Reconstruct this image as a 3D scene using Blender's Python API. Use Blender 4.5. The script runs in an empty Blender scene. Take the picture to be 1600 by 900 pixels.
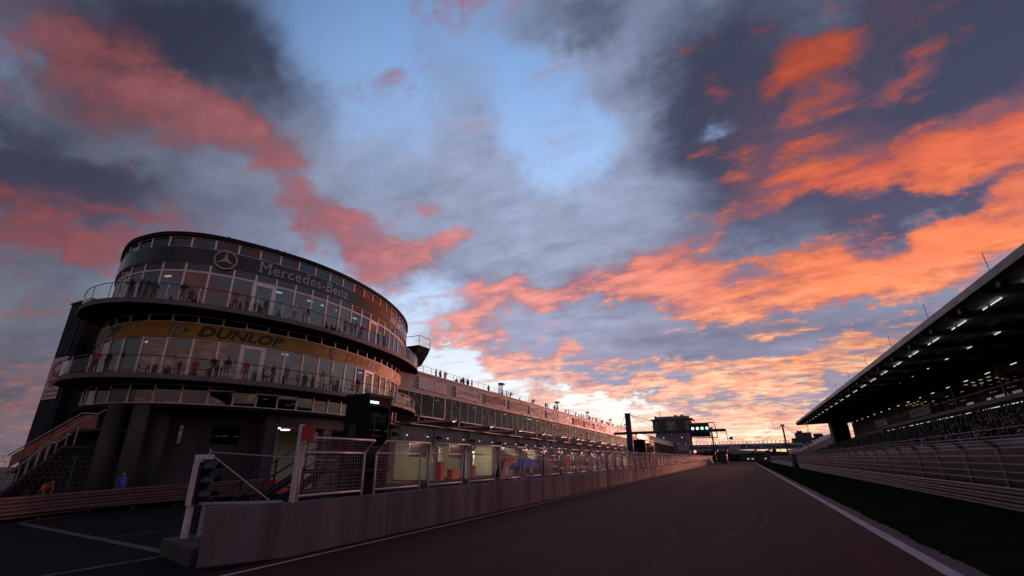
import bpy, bmesh, math, random
from mathutils import Vector, Matrix
R = math.radians
rnd = random.Random(11)
sc = bpy.context.scene
col = sc.collection

# ------------------------------------------------------------------ camera
CAM_H = 2.5
cam_data = bpy.data.cameras.new('camera')
cam_data.sensor_width = 36.0
cam_data.lens = 722.0 / 1600.0 * 36.0
cam_data.clip_start = 0.1
cam_data.clip_end = 6000.0
cam = bpy.data.objects.new('camera', cam_data)
col.objects.link(cam)
CM = Matrix(((0.9037233793911722, 0.15950471623555623, 0.3972937188534623),
             (0.4279463427889949, -0.3103786661986117, -0.8488386249825669),
             (-0.01208226946080019, 0.9371357047233796, -0.34875591707853665)))
cam.matrix_world = Matrix.Translation((0, 0, CAM_H)) @ CM.to_4x4()
sc.camera = cam

def look(px, py):
    """unit direction of a point of the photograph (1600 x 900), used to find directions and places when measuring"""
    v = CM @ Vector(((px - 800.0) / 722.0, -(py - 450.0) / 722.0, -1.0))
    return v.normalized()

# ------------------------------------------------------------------ exposure
sc.view_settings.view_transform = 'Standard'
sc.view_settings.look = 'None'
sc.view_settings.exposure = 0.0
sc.view_settings.gamma = 1.0
sc.view_settings.use_curve_mapping = False
sc.cycles.max_bounces = 8
sc.cycles.transparent_max_bounces = 24
sc.cycles.sample_clamp_indirect = 4.0
sc.cycles.caustics_reflective = False
sc.cycles.caustics_refractive = False

# ------------------------------------------------------------------ sun, just above the horizon beyond the far end of the straight
SUN_AZ = R(6.5)      # to the right of the track direction (+Y)
SUN_EL = R(1.35)
sun_data = bpy.data.lights.new('sun', 'SUN')
sun_data.energy = 1.8
sun_data.angle = R(1.5)
sun_data.color = (1.0, 0.34, 0.24)
sun = bpy.data.objects.new('sun', sun_data)
col.objects.link(sun)
to_sun = Vector((math.sin(SUN_AZ) * math.cos(SUN_EL), math.cos(SUN_AZ) * math.cos(SUN_EL), math.sin(SUN_EL)))
sun.rotation_euler = to_sun.to_track_quat('Z', 'Y').to_euler()

def lin(r, g, b):
    f = lambda c: (c / 255.0 / 12.92) if c / 255.0 <= 0.04045 else ((c / 255.0 + 0.055) / 1.055) ** 2.4
    return (f(r), f(g), f(b), 1.0)

# ------------------------------------------------------------------ sky: dusk sky with lit and shadowed cloud, all in direction space
world = bpy.data.worlds.new('World')
sc.world = world
world.use_nodes = True
NT = world.node_tree
NT.nodes.clear()

class G:
    """tiny helper round a node tree"""
    def __init__(s, nt): s.nt = nt
    def n(s, t, **kw):
        nd = s.nt.nodes.new(t)
        for k, v in kw.items(): setattr(nd, k, v)
        return nd
    def put(s, sock, v):
        if isinstance(v, bpy.types.NodeSocket): s.nt.links.new(v, sock)
        elif v is not None: sock.default_value = v
    def m(s, op, a, b=None, c=None, clamp=False):
        nd = s.n('ShaderNodeMath', operation=op, use_clamp=clamp)
        s.put(nd.inputs[0], a); s.put(nd.inputs[1], b); s.put(nd.inputs[2], c)
        return nd.outputs[0]
    def v(s, op, a, b=None):
        nd = s.n('ShaderNodeVectorMath', operation=op)
        s.put(nd.inputs[0], a); s.put(nd.inputs[1], b)
        return nd.outputs['Value'] if op in ('DOT_PRODUCT', 'LENGTH') else nd.outputs[0]
    def scale(s, a, f):
        nd = s.n('ShaderNodeVectorMath', operation='SCALE')
        s.put(nd.inputs[0], a); s.put(nd.inputs['Scale'], f)
        return nd.outputs[0]
    def step(s, x, lo, hi):
        nd = s.n('ShaderNodeMapRange', interpolation_type='SMOOTHSTEP', clamp=True)
        s.put(nd.inputs[0], x); s.put(nd.inputs[1], lo); s.put(nd.inputs[2], hi)
        return nd.outputs[0]
    def line(s, x, lo, hi, a=0.0, b=1.0):
        nd = s.n('ShaderNodeMapRange', clamp=True)
        s.put(nd.inputs[0], x); s.put(nd.inputs[1], lo); s.put(nd.inputs[2], hi); s.put(nd.inputs[3], a); s.put(nd.inputs[4], b)
        return nd.outputs[0]
    def mix(s, f, a, b):
        nd = s.n('ShaderNodeMix', data_type='RGBA')
        s.put(nd.inputs[0], f); s.put(nd.inputs[6], a); s.put(nd.inputs[7], b)
        return nd.outputs[2]
    def ramp(s, x, stops, mode='LINEAR'):
        nd = s.n('ShaderNodeValToRGB')
        nd.color_ramp.interpolation = mode
        e = nd.color_ramp.elements
        while len(e) < len(stops): e.new(0.5)
        for el, (p, c) in zip(e, stops): el.position = p; el.color = c
        s.put(nd.inputs[0], x)
        return nd.outputs[0]
    def noise(s, vec, scale, detail=6.0, rough=0.55, dist=0.0):
        nd = s.n('ShaderNodeTexNoise')
        nd.inputs['Scale'].default_value = scale; nd.inputs['Detail'].default_value = detail
        nd.inputs['Roughness'].default_value = rough; nd.inputs['Distortion'].default_value = dist
        s.put(nd.inputs['Vector'], vec)
        return nd
    def mapping(s, vec, loc=(0, 0, 0), rot=(0, 0, 0), sca=(1, 1, 1), kind='POINT'):
        nd = s.n('ShaderNodeMapping', vector_type=kind)
        s.put(nd.inputs[0], vec)
        nd.inputs[1].default_value = loc; nd.inputs[2].default_value = rot; nd.inputs[3].default_value = sca
        return nd.outputs[0]

g = G(NT)
tc = g.n('ShaderNodeTexCoord')
D = tc.outputs['Generated']
sep = g.n('ShaderNodeSeparateXYZ'); g.put(sep.inputs[0], D)
DX, DY, DZ = sep.outputs
zz = g.m('ADD', g.m('MAXIMUM', DZ, 0.0), 0.16)
comb = g.n('ShaderNodeCombineXYZ')
g.put(comb.inputs[0], g.m('DIVIDE', DX, zz)); g.put(comb.inputs[1], g.m('DIVIDE', DY, zz))
P = comb.outputs[0]                                   # the cloud sheet: a level plane overhead

# cloud structure shared by all the layers
big = g.noise(P, 1.1, 7.0, 0.55)
mid = g.noise(g.mapping(P, rot=(0, 0, R(62)), sca=(1.0, 2.6, 1.0)), 1.5, 8.0, 0.58, 0.4)
wisp = g.noise(g.mapping(P, loc=(3.1, 1.7, 0), rot=(0, 0, R(48)), sca=(1.0, 1.7, 1.0)), 3.2, 9.0, 0.62, 0.6)
band = g.noise(g.mapping(P, loc=(1.3, 5.2, 0), rot=(0, 0, R(75)), sca=(1.0, 2.0, 1.0)), 4.2, 5.0, 0.6, 0.5)
fine = g.noise(g.mapping(P, loc=(7.7, 2.2, 0), rot=(0, 0, R(30)), sca=(1.0, 1.5, 1.0)), 9.0, 6.0, 0.6)
def cen(nd, k=1.0): return g.m('MULTIPLY', g.m('SUBTRACT', nd.outputs[0], 0.5), k)

# directions are stirred a little so that no cloud keeps a smooth outline
stir = g.scale(g.v('SUBTRACT', g.noise(D, 5.5, 5.0, 0.6).outputs['Color'], (0.5, 0.5, 0.5)), 0.20)
stir2 = g.scale(g.v('SUBTRACT', g.noise(P, 4.5, 5.0, 0.62).outputs['Color'], (0.5, 0.5, 0.5)), 0.085)
DW = g.v('ADD', g.v('ADD', D, stir), stir2)

def blob(px, py, rx, ry, ang, amp):
    """one soft cloud mass: a stretched ball on the sky sphere"""
    c = look(px, py)
    ca, sa = math.cos(R(ang)), -math.sin(R(ang))
    t1 = (look(px + ca, py + sa) - look(px - ca, py - sa)) / 2.0
    t2 = (look(px - sa, py + ca) - look(px + sa, py - ca)) / 2.0
    e1 = t1.normalized()
    e2 = (t2 - e1 * t2.dot(e1)).normalized()
    n = e1.cross(e2)
    rot = Matrix((e1, e2, n)).transposed().to_euler()
    q = g.mapping(DW, tuple(c), tuple(rot), (t1.length * rx * 2.0, t2.length * ry * 2.0, 0.9), 'TEXTURE')
    gr = g.n('ShaderNodeTexGradient', gradient_type='SPHERICAL'); g.put(gr.inputs[0], q)
    return g.m('MULTIPLY', gr.outputs['Fac'], amp)

def field(blobs, start=0.0, gain=0.9):
    acc = start
    for b in blobs: acc = g.m('ADD', acc, blob(*b[:5], b[5] * gain))
    return acc
# ---- where the cloud stands: (x, y, half width, half height, slant, weight)
GREY = [  # + cloud, - clear blue
    (320, 90, 260, 130, -10, 1.3), (60, 270, 150, 110, -10, 1.0), (230, 300, 200, 60, -12, 1.0), (470, 320, 200, 90, -20, 0.9),
    (120, 560, 160, 150, 0, 0.8), (330, 340, 160, 60, 0, 0.7), (735, 190, 40, 90, 25, 1.2), (700, 260, 70, 60, 0, 0.6), (750, 300, 80, 60, 20, 0.9),
    (620, 340, 140, 70, -20, 0.9), (560, 130, 110, 130, -30, 0.35), (800, 60, 120, 70, 0, 0.5), (900, 20, 110, 50, 0, 1.2), (1010, 90, 90, 70, 0, 0.6),
    (860, 390, 150, 60, 5, 1.0), (820, 250, 120, 50, 20, 0.45), (700, 120, 60, 60, 0, 0.3), (980, 380, 140, 80, 20, 1.0), (1100, 170, 90, 160, 15, 1.0), (1330, 140, 330, 210, 20, 1.6), (1500, 120, 200, 200, 0, 1.2),
    (1200, 330, 260, 140, 15, 1.2), (1150, 520, 240, 60, 0, 0.9), (800, 500, 170, 40, 0, 0.7), (740, 540, 90, 40, 0, 0.6), (1400, 480, 180, 50, 20, 0.6),
    (900, 560, 120, 35, 0, 0.6), (1000, 600, 250, 30, 0, 0.5), (650, 420, 70, 50, 0, 0.5), (1100, 640, 200, 35, 0, 0.4), (60, 640, 120, 60, 0, 0.4),
    (510, 90, 90, 100, 0, -0.9), (620, 110, 110, 120, 0, -0.9), (830, 160, 110, 90, 0, -0.9), (880, 250, 130, 50, 10, -0.7), (910, 120, 90, 60, 0, 0.35), (40, 130, 70, 80, -30, -1.2),
    (1130, 190, 60, 45, 10, -2.0), (640, 480, 60, 40, 0, -1.5), (270, 250, 80, 14, -18, -0.9), (750, 588, 130, 22, -15, -2.0), (940, 645, 60, 18, -5, -2.0), (1150, 666, 60, 8, -4, -1.2),
    (600, 290, 80, 40, 0, -0.6), (1560, 440, 70, 30, 35, -0.3),
]
DARK = [
    (300, 60, 170, 80, -8, 1.0), (230, 60, 90, 60, 0, 0.4), (30, 265, 130, 60, -12, 1.5), (440, 110, 90, 90, -40, 0.35), (900, 15, 100, 45, 0, 0.7), (910, 55, 60, 30, 30, 0.4),
    (1350, 120, 300, 170, 20, 1.0), (1560, 90, 160, 150, 0, 0.9), (1130, 60, 80, 90, 10, 0.6), (1060, 170, 50, 60, 10, 0.4), (1200, 260, 110, 90, 0, 0.7), (1420, 230, 130, 60, 20, 0.7),
    (1010, 400, 140, 50, 10, 0.45), (850, 450, 130, 25, 0, 0.4), (1300, 370, 150, 40, 15, 0.5), (1200, 500, 190, 45, 0, 0.65), (1470, 290, 160, 30, 30, 0.5), (1450, 500, 180, 40, 25, 0.3),
    (260, 330, 220, 40, -8, 0.5), (150, 400, 130, 40, 0, 0.3), (700, 440, 50, 20, 15, 0.3), (60, 700, 110, 60, 0, 0.2), (90, 550, 100, 40, 0, 0.2), (1350, 600, 200, 25, 10, 0.3),
    (750, 540, 100, 20, 0, 0.25), (1050, 545, 110, 20, 0, 0.4),
]
LIT = [
    (170, 130, 130, 60, -28, 0.85), (300, 170, 180, 50, -26, 1.0), (400, 215, 80, 38, -30, 1.1), (80, 60, 110, 70, -40, 0.55), (290, 252, 40, 12, -15, 0.6),
    (70, 350, 120, 40, -8, 1.0), (180, 400, 160, 38, -10, 0.9), (240, 345, 70, 25, -5, 0.6), (100, 470, 100, 20, -5, 0.5), (60, 560, 90, 12, 5, 0.6), (60, 620, 90, 14, 5, 0.6), (40, 670, 80, 14, 0, 0.5),
    (520, 350, 100, 26, -25, 0.75), (600, 395, 90, 28, -20, 0.8), (660, 310, 60, 22, -30, 0.5), (720, 385, 60, 28, 30, 0.8), (620, 450, 50, 28, -30, 1.0), (560, 340, 60, 25, -20, 0.35), (640, 320, 40, 15, -30, 0.4),
    (780, 465, 110, 24, -5, 1.0), (870, 460, 60, 22, -10, 0.7), (720, 505, 80, 28, 15, 0.7), (840, 525, 100, 22, 8, 0.9), (700, 545, 60, 20, 10, 0.4), (880, 575, 120, 14, 0, 0.5),
    (1010, 440, 90, 40, 5, 1.1), (1100, 480, 150, 26, 0, 1.1), (1230, 445, 170, 32, 6, 1.3), (1380, 420, 170, 45, 22, 1.3), (1520, 345, 130, 45, 32, 1.2), (1320, 470, 120, 20, 15, 0.9),
    (1080, 380, 110, 40, 20, 0.6), (1180, 390, 110, 30, 15, 0.5), (1330, 310, 130, 42, 14, 1.1), (1480, 270, 120, 36, 26, 1.1), (1570, 215, 90, 40, 30, 1.2), (1250, 260, 110, 40, 10, 0.35),
    (1285, 88, 45, 18, 15, 0.85), (1275, 150, 40, 18, 30, 0.7), (1410, 110, 45, 16, 35, 0.6), (1560, 150, 70, 20, 30, 0.6), (1480, 20, 100, 18, 10, 0.25), (1190, 270, 120, 50, 10, 0.3), (1260, 180, 170, 100, 20, 0.42),
    (1200, 530, 180, 14, -3, 0.6), (1080, 570, 190, 16, -4, 1.0), (950, 545, 100, 14, -3, 0.7), (1230, 570, 170, 26, 5, 1.1), (1330, 530, 140, 16, 15, 0.8), (1400, 500, 110, 12, 22, 0.6),
    (1150, 610, 220, 14, -3, 1.1), (1000, 610, 150, 12, 0, 0.8), (1250, 640, 200, 14, 4, 1.0), (1100, 650, 220, 12, 0, 0.9), (850, 610, 110, 16, -8, 0.9), (740, 560, 110, 18, -10, 0.8), (930, 640, 120, 10, -4, 0.8), (700, 510, 60, 30, 10, 0.5), (1150, 690, 260, 12, 0, 0.8), (790, 570, 70, 16, -5, 0.7),
]
GAP = [(745, 586, 90, 14, -14, -0.9), (945, 643, 45, 12, -5, -0.9), (640, 485, 45, 35, 0, -0.6), (1210, 500, 200, 40, 0, -1.1), (1330, 345, 130, 26, 16, -0.9), (1200, 400, 90, 30, 0, -0.5), (1480, 320, 90, 14, 30, -0.9), (1440, 300, 60, 30, 25, -0.5), (1420, 470, 150, 22, 22, -0.5),
       (800, 545, 100, 14, 6, -0.9), (860, 500, 90, 16, 8, -0.9), (960, 500, 60, 30, 10, -0.8), (940, 480, 60, 14, 0, -0.5), (1060, 545, 150, 16, 0, -1.0), (720, 430, 60, 24, 10, -0.9), (640, 540, 40, 40, 0, -0.7),
       (1380, 600, 160, 14, 12, -0.9), (1160, 590, 200, 10, 0, -0.8), (1000, 580, 130, 10, 0, -0.7), (800, 600, 130, 24, -10, -0.8), (1000, 640, 120, 16, 0, -0.6), (1280, 610, 150, 9, 8, -0.8), (1130, 665, 150, 8, 0, -0.6),
       (170, 360, 110, 14, -12, -0.7), (120, 440, 90, 20, -20, -0.9), (420, 130, 80, 60, -30, -0.9), (900, 300, 200, 60, 0, -0.6)]
LIT = LIT + [(a, b, c, d, e, w * 1.45) for a, b, c, d, e, w in GAP]
grey_f = field(GREY, 0.10, 0.72)
dark_f = field(DARK, 0.0, 0.85)
lit_f = field(LIT, -0.14, 0.92)

az = g.m('ARCTAN2', DX, DY)                          # angle to the right of the straight
n_soft = g.m('ADD', cen(big, 0.9), cen(wisp, 0.5))
n_hard = g.m('ADD', g.m('ADD', cen(mid, 1.7), g.m('ADD', cen(wisp, 2.4), cen(band, 2.2))), cen(fine, 1.8))
low = g.line(DZ, 0.02, 0.36, 1.0, 0.0)
mids = g.line(g.m('ABSOLUTE', g.m('SUBTRACT', az, 0.10)), 0.25, 0.95, 1.0, 0.25)
cover = g.step(g.m('ADD', g.m('ADD', grey_f, n_soft), g.m('MULTIPLY', low, 0.34)), -0.12, 0.84)
deep = g.step(g.m('ADD', dark_f, g.m('ADD', cen(mid, 0.7), g.m('ADD', cen(wisp, 0.5), cen(big, 0.5)))), 0.0, 0.95)
lit_f = g.m('ADD', lit_f, g.m('MULTIPLY', g.step(DY, 0.15, -0.35), 0.30))  # unseen lit cloud added behind the camera for the glass to mirror
lit_f = g.m('ADD', lit_f, g.m('MULTIPLY', g.step(az, 0.45, 0.95), 0.40))   # lit cloud added out of view to the right, warming faces turned that way
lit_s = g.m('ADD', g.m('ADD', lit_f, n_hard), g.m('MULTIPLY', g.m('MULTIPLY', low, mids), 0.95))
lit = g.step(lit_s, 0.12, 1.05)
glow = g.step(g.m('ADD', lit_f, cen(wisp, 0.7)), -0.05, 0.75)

# the clear sky: blue overhead, paling downwards, white where the sun has gone
nish = g.n('ShaderNodeTexSky', sky_type='NISHITA')
nish.sun_disc = False; nish.sun_elevation = SUN_EL; nish.sun_rotation = SUN_AZ
clear = g.ramp(DZ, [(0.0, (1.1, 0.92, 0.78, 1)), (0.08, (1.08, 1.0, 0.96, 1)), (0.22, lin(226, 238, 255)), (0.36, lin(186, 215, 255)),
                    (0.52, lin(172, 204, 252)), (0.70, lin(138, 176, 230)), (0.88, lin(96, 136, 190)), (1.0, lin(80, 112, 165))])
away = g.line(g.m('ABSOLUTE', g.m('ADD', az, 0.25)), 0.35, 1.35, 1.0, 0.50)  # dimmer to the sides
clear = g.mix(0.97, nish.outputs[0], clear)
gd = g.n('ShaderNodeVectorMath', operation='SCALE'); g.put(gd.inputs[0], clear); g.put(gd.inputs['Scale'], away)
clear = gd.outputs[0]

# cloud in shadow: pale lilac grey, slate where it is thick
grey_c = g.ramp(DZ, [(0.0, lin(196, 170, 180)), (0.15, lin(168, 166, 192)), (0.40, lin(166, 176, 206)), (0.75, lin(140, 154, 186)), (1.0, lin(90, 104, 130))])
lit = g.m('MULTIPLY', lit, g.line(az, -0.95, -0.35, 0.78, 1.0))
relief = g.m('ADD', 1.0, g.m('ADD', g.m('ADD', cen(wisp, 0.8), cen(fine, 0.35)), g.m('ADD', cen(big, 0.8), cen(band, 0.5))))
dimg = g.n('ShaderNodeVectorMath', operation='SCALE'); g.put(dimg.inputs[0], grey_c); g.put(dimg.inputs['Scale'], g.m('MULTIPLY', relief, g.line(g.m('ABSOLUTE', g.m('ADD', az, 0.2)), 0.3, 1.2, 0.95, 0.42)))
slate = g.ramp(DZ, [(0.0, lin(150, 118, 132)), (0.2, lin(104, 100, 128)), (0.5, lin(70, 74, 99)), (1.0, lin(48, 52, 70))])
shade_c = g.mix(deep, dimg.outputs[0], slate)

# cloud lit from below the horizon: yellow low down, salmon, then red further up and round to the sides
hot = g.ramp(DZ, [(0.0, lin(255, 188, 166)), (0.08, lin(255, 172, 146)), (0.17, lin(255, 158, 106)), (0.30, lin(255, 134, 84)), (0.42, lin(232, 106, 72)), (0.60, lin(180, 80, 60)), (1.0, lin(110, 60, 60))])
rose = g.ramp(DZ, [(0.0, lin(255, 212, 200)), (0.2, lin(255, 172, 158)), (0.36, lin(244, 150, 140)), (0.6, lin(206, 110, 110)), (1.0, lin(150, 70, 70))])
side = g.ramp(DZ, [(0.0, lin(160, 100, 114)), (0.3, lin(176, 94, 98)), (0.6, lin(172, 100, 104)), (1.0, lin(104, 62, 70))])
lit_c = g.mix(g.step(az, -0.38, 0.22), rose, hot)
lit_c = g.mix(g.step(az, -0.5, -0.9), lit_c, side)
lit_c = g.mix(g.m('MULTIPLY', g.step(az, 0.5, 1.0), 0.85), lit_c, lin(176, 112, 128))
lit_c = g.mix(g.m('MULTIPLY', g.m('MULTIPLY', g.step(cen(wisp, 1.0), -0.12, 0.16), 0.28), g.m('MULTIPLY', g.step(az, -0.6, 0.0), g.line(DZ, 0.34, 0.6, 1.0, 0.0))), lit_c, g.mix(0.5, lit_c, lin(255, 190, 120)))

mauve = g.ramp(DZ, [(0.0, lin(226, 160, 150)), (0.2, lin(196, 128, 136)), (0.4, lin(150, 98, 112)), (0.7, lin(104, 74, 88)), (1.0, lin(70, 52, 66))])
veil = g.m('MULTIPLY', g.step(g.m('ADD', cen(wisp, 1.0), cen(band, 0.8)), -0.06, 0.26), 0.5)
cover = g.m('MAXIMUM', cover, veil)
gold = g.m('MULTIPLY', g.m('MULTIPLY', g.line(DZ, 0.02, 0.30, 1.0, 0.0), g.line(az, -0.5, 0.0, 0.3, 1.0)), g.step(g.m('ADD', cen(band, 1.0), cen(fine, 0.7)), -0.10, 0.16))
lit_c = g.mix(g.m('MULTIPLY', gold, 0.85), lit_c, (1.08, 0.82, 0.50, 1))
tex = g.n('ShaderNodeVectorMath', operation='SCALE'); g.put(tex.inputs[0], lit_c); g.put(tex.inputs['Scale'], g.m('ADD', g.line(lit_s, 0.15, 1.7, 0.66, 1.16), cen(fine, 0.5)))
lit_c = tex.outputs[0]
sky_c = g.mix(cover, clear, shade_c)
sky_c = g.mix(g.m('MULTIPLY', g.m('MULTIPLY', glow, cover), g.line(az, -0.4, 0.2, 0.6, 0.85)), sky_c, mauve)
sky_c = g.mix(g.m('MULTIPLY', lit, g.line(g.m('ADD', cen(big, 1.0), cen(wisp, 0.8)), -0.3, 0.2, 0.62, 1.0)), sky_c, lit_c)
# unseen sky overhead and behind the camera is dimmed to darken the scene
flank = g.n('ShaderNodeVectorMath', operation='SCALE'); g.put(flank.inputs[0], sky_c); g.put(flank.inputs['Scale'], g.line(az, -1.30, -0.85, 0.60, 1.0))
sky_c = flank.outputs[0]
back = g.m('MULTIPLY', g.line(DY, -0.40, 0.16, 0.78, 1.0), g.line(DZ, 0.80, 0.96, 1.0, 0.6))
dk = g.n('ShaderNodeVectorMath', operation='SCALE'); g.put(dk.inputs[0], sky_c); g.put(dk.inputs['Scale'], back)
sky_c = g.mix(g.m('MULTIPLY', g.m('SUBTRACT', 1.0, back), 0.40), dk.outputs[0], lin(92, 78, 92))
# below the horizon: dark land colour
sky_c = g.mix(g.step(DZ, -0.01, -0.06), sky_c, lin(40, 34, 40))
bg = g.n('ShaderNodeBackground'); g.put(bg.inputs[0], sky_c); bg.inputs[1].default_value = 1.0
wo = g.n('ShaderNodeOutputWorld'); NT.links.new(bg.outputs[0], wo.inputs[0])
world.cycles.sampling_method = 'MANUAL'
world.cycles.sample_map_resolution = 256
# ------------------------------------------------------------------ materials
MATS = {}
def mat(name, color, rough=0.6, metal=0.0, vary=0.0, scale=1.0, stretch=(1, 1, 1), bump=0.0, bscale=20.0, spec=0.5, emit=None, estr=0.0, usecol=False):
    if name in MATS: return MATS[name]
    m = bpy.data.materials.new(name); m.use_nodes = True
    nt = m.node_tree; k = G(nt)
    b = nt.nodes['Principled BSDF']
    b.inputs['Roughness'].default_value = rough; b.inputs['Metallic'].default_value = metal
    b.inputs['Specular IOR Level'].default_value = spec
    c = (*color[:3], 1.0)
    src = None
    if usecol:
        src = k.n('ShaderNodeObjectInfo').outputs['Color']
    if vary > 0:
        geo = k.n('ShaderNodeNewGeometry')
        v = k.mapping(geo.outputs['Position'], sca=stretch)
        n1 = k.noise(v, scale, 6.0, 0.6)
        f = k.line(n1.outputs[0], 0.3, 0.7, 1.0 - vary, 1.0 + vary)
        sc_ = k.n('ShaderNodeVectorMath', operation='SCALE')
        k.put(sc_.inputs[0], src if src is not None else c[:3]); k.put(sc_.inputs['Scale'], f)
        k.put(b.inputs['Base Color'], sc_.outputs[0])
        k.put(b.inputs['Roughness'], k.line(n1.outputs[0], 0.3, 0.7, min(1, rough * 1.12), max(0.02, rough * 0.85)))
    elif src is not None:
        k.put(b.inputs['Base Color'], src)
    else:
        b.inputs['Base Color'].default_value = c
    if bump > 0:
        geo = k.n('ShaderNodeNewGeometry')
        n2 = k.noise(geo.outputs['Position'], bscale, 4.0, 0.6)
        bp = k.n('ShaderNodeBump'); bp.inputs['Strength'].default_value = bump; bp.inputs['Distance'].default_value = 0.02
        k.put(bp.inputs['Height'], n2.outputs[0]); k.put(b.inputs['Normal'], bp.outputs[0])
    if emit is not None:
        b.inputs['Emission Color'].default_value = (*emit[:3], 1.0); b.inputs['Emission Strength'].default_value = estr
    MATS[name] = m
    return m

def glass(name, tint=(0.4, 0.42, 0.44), base=0.10, rough=0.02, wave=0.0, gloss=(1, 1, 1)):
    """pane: lets part of the view through (tinted) and mirrors the rest, more at a slant"""
    if name in MATS: return MATS[name]
    m = bpy.data.materials.new(name); m.use_nodes = True
    nt = m.node_tree; nt.nodes.clear(); k = G(nt)
    tr = k.n('ShaderNodeBsdfTransparent'); tr.inputs[0].default_value = (*tint, 1)
    gl = k.n('ShaderNodeBsdfAnisotropic'); gl.inputs['Roughness'].default_value = rough; gl.inputs['Color'].default_value = (*gloss, 1)
    fr = k.n('ShaderNodeLayerWeight'); fr.inputs[0].default_value = 0.5
    if wave > 0:
        geo = k.n('ShaderNodeNewGeometry')
        nz = k.noise(k.mapping(geo.outputs['Position'], sca=(1.0, 1.0, 0.06)), 2.2, 3.0, 0.6)
        bp = k.n('ShaderNodeBump'); bp.inputs['Strength'].default_value = 1.0; bp.inputs['Distance'].default_value = wave
        k.put(bp.inputs['Height'], nz.outputs[0]); k.put(gl.inputs['Normal'], bp.outputs[0])
    f = k.m('MULTIPLY_ADD', k.m('POWER', fr.outputs['Facing'], 5.0), 1.0 - base, base)
    mx = k.n('ShaderNodeMixShader'); k.put(mx.inputs[0], f); k.put(mx.inputs[1], tr.outputs[0]); k.put(mx.inputs[2], gl.outputs[0])
    o = k.n('ShaderNodeOutputMaterial'); k.put(o.inputs[0], mx.outputs[0])
    MATS[name] = m
    return m

def lamp(name, color, strength):
    return mat(name, (0.8, 0.8, 0.8), 0.5, emit=color, estr=strength)

M_ALU = mat('aluminium', (0.42, 0.40, 0.42), 0.42, 0.35, 0.12, 3.0)
M_STEEL = mat('galvanised steel', (0.58, 0.54, 0.58), 0.45, 0.25, 0.22, 9.0)
M_DSTEEL = mat('dark steel', (0.055, 0.06, 0.075), 0.5, 0.3, 0.2, 5.0)
M_BLACK = mat('black paint', (0.012, 0.012, 0.014), 0.55, 0.0, 0.2, 4.0, spec=.2)
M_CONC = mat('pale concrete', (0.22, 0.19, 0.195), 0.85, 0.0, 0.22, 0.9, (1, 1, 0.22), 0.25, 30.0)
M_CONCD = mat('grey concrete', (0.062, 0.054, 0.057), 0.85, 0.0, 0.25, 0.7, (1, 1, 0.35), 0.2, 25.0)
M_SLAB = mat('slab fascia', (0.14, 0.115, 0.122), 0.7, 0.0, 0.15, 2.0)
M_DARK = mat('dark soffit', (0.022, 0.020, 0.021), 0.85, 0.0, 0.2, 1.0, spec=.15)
M_CLAD = mat('pale metal cladding', (0.27, 0.225, 0.235), 0.5, 0.15, 0.10, 1.2, (1, 1, 0.3))
M_NAVY = mat('dark blue cladding', (0.016, 0.016, 0.025), 0.7, 0.0, 0.2, 1.5, (1, 1, 0.2), spec=.15)
M_WHITE = mat('white paint', (0.72, 0.70, 0.70), 0.6, 0.0, 0.12, 6.0)
M_RED = mat('red paint', (0.42, 0.02, 0.02), 0.5, 0.0, 0.15, 4.0)
M_ORANGE = mat('orange paint', (0.75, 0.14, 0.04), 0.5, 0.0, 0.1, 4.0)
M_BLUE = mat('blue canvas', (0.03, 0.06, 0.30), 0.7, 0.0, 0.15, 2.0)
M_YELLOW = mat('yellow board', (0.38, 0.19, 0.018), 0.55, 0.0, 0.10, 1.0, (1, 1, 0.3))
M_GLASS = glass('window glass', (0.24, 0.26, 0.27), 0.13)
M_PGLASS = glass('pit window glass', (0.30, 0.31, 0.31), 0.010)
M_DGLASS = glass('dark window glass', (0.05, 0.055, 0.06), 0.08)
M_PDGLASS = glass('dark pit window glass', (0.05, 0.055, 0.06), 0.010)
M_RGLASS = glass('railing glass', (0.86, 0.87, 0.88), 0.022)
M_SKIN = mat('skin', (0.32, 0.18, 0.125), 0.6)
M_HAIR = mat('dark hair', (0.02, 0.015, 0.012), 0.6)
M_CLOTH = mat('clothing', (0.1, 0.1, 0.1), 0.85, usecol=True)
M_TROUS = mat('dark trousers', (0.045, 0.045, 0.055), 0.85)
M_KHAKI = mat('khaki trousers', (0.20, 0.15, 0.10), 0.85)
M_LAMP = lamp('cool white lamp', (0.92, 1.0, 0.90), 1.4)
M_TUBE = lamp('fluorescent tube', (1.0, 0.97, 0.92), 5.0)

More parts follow.
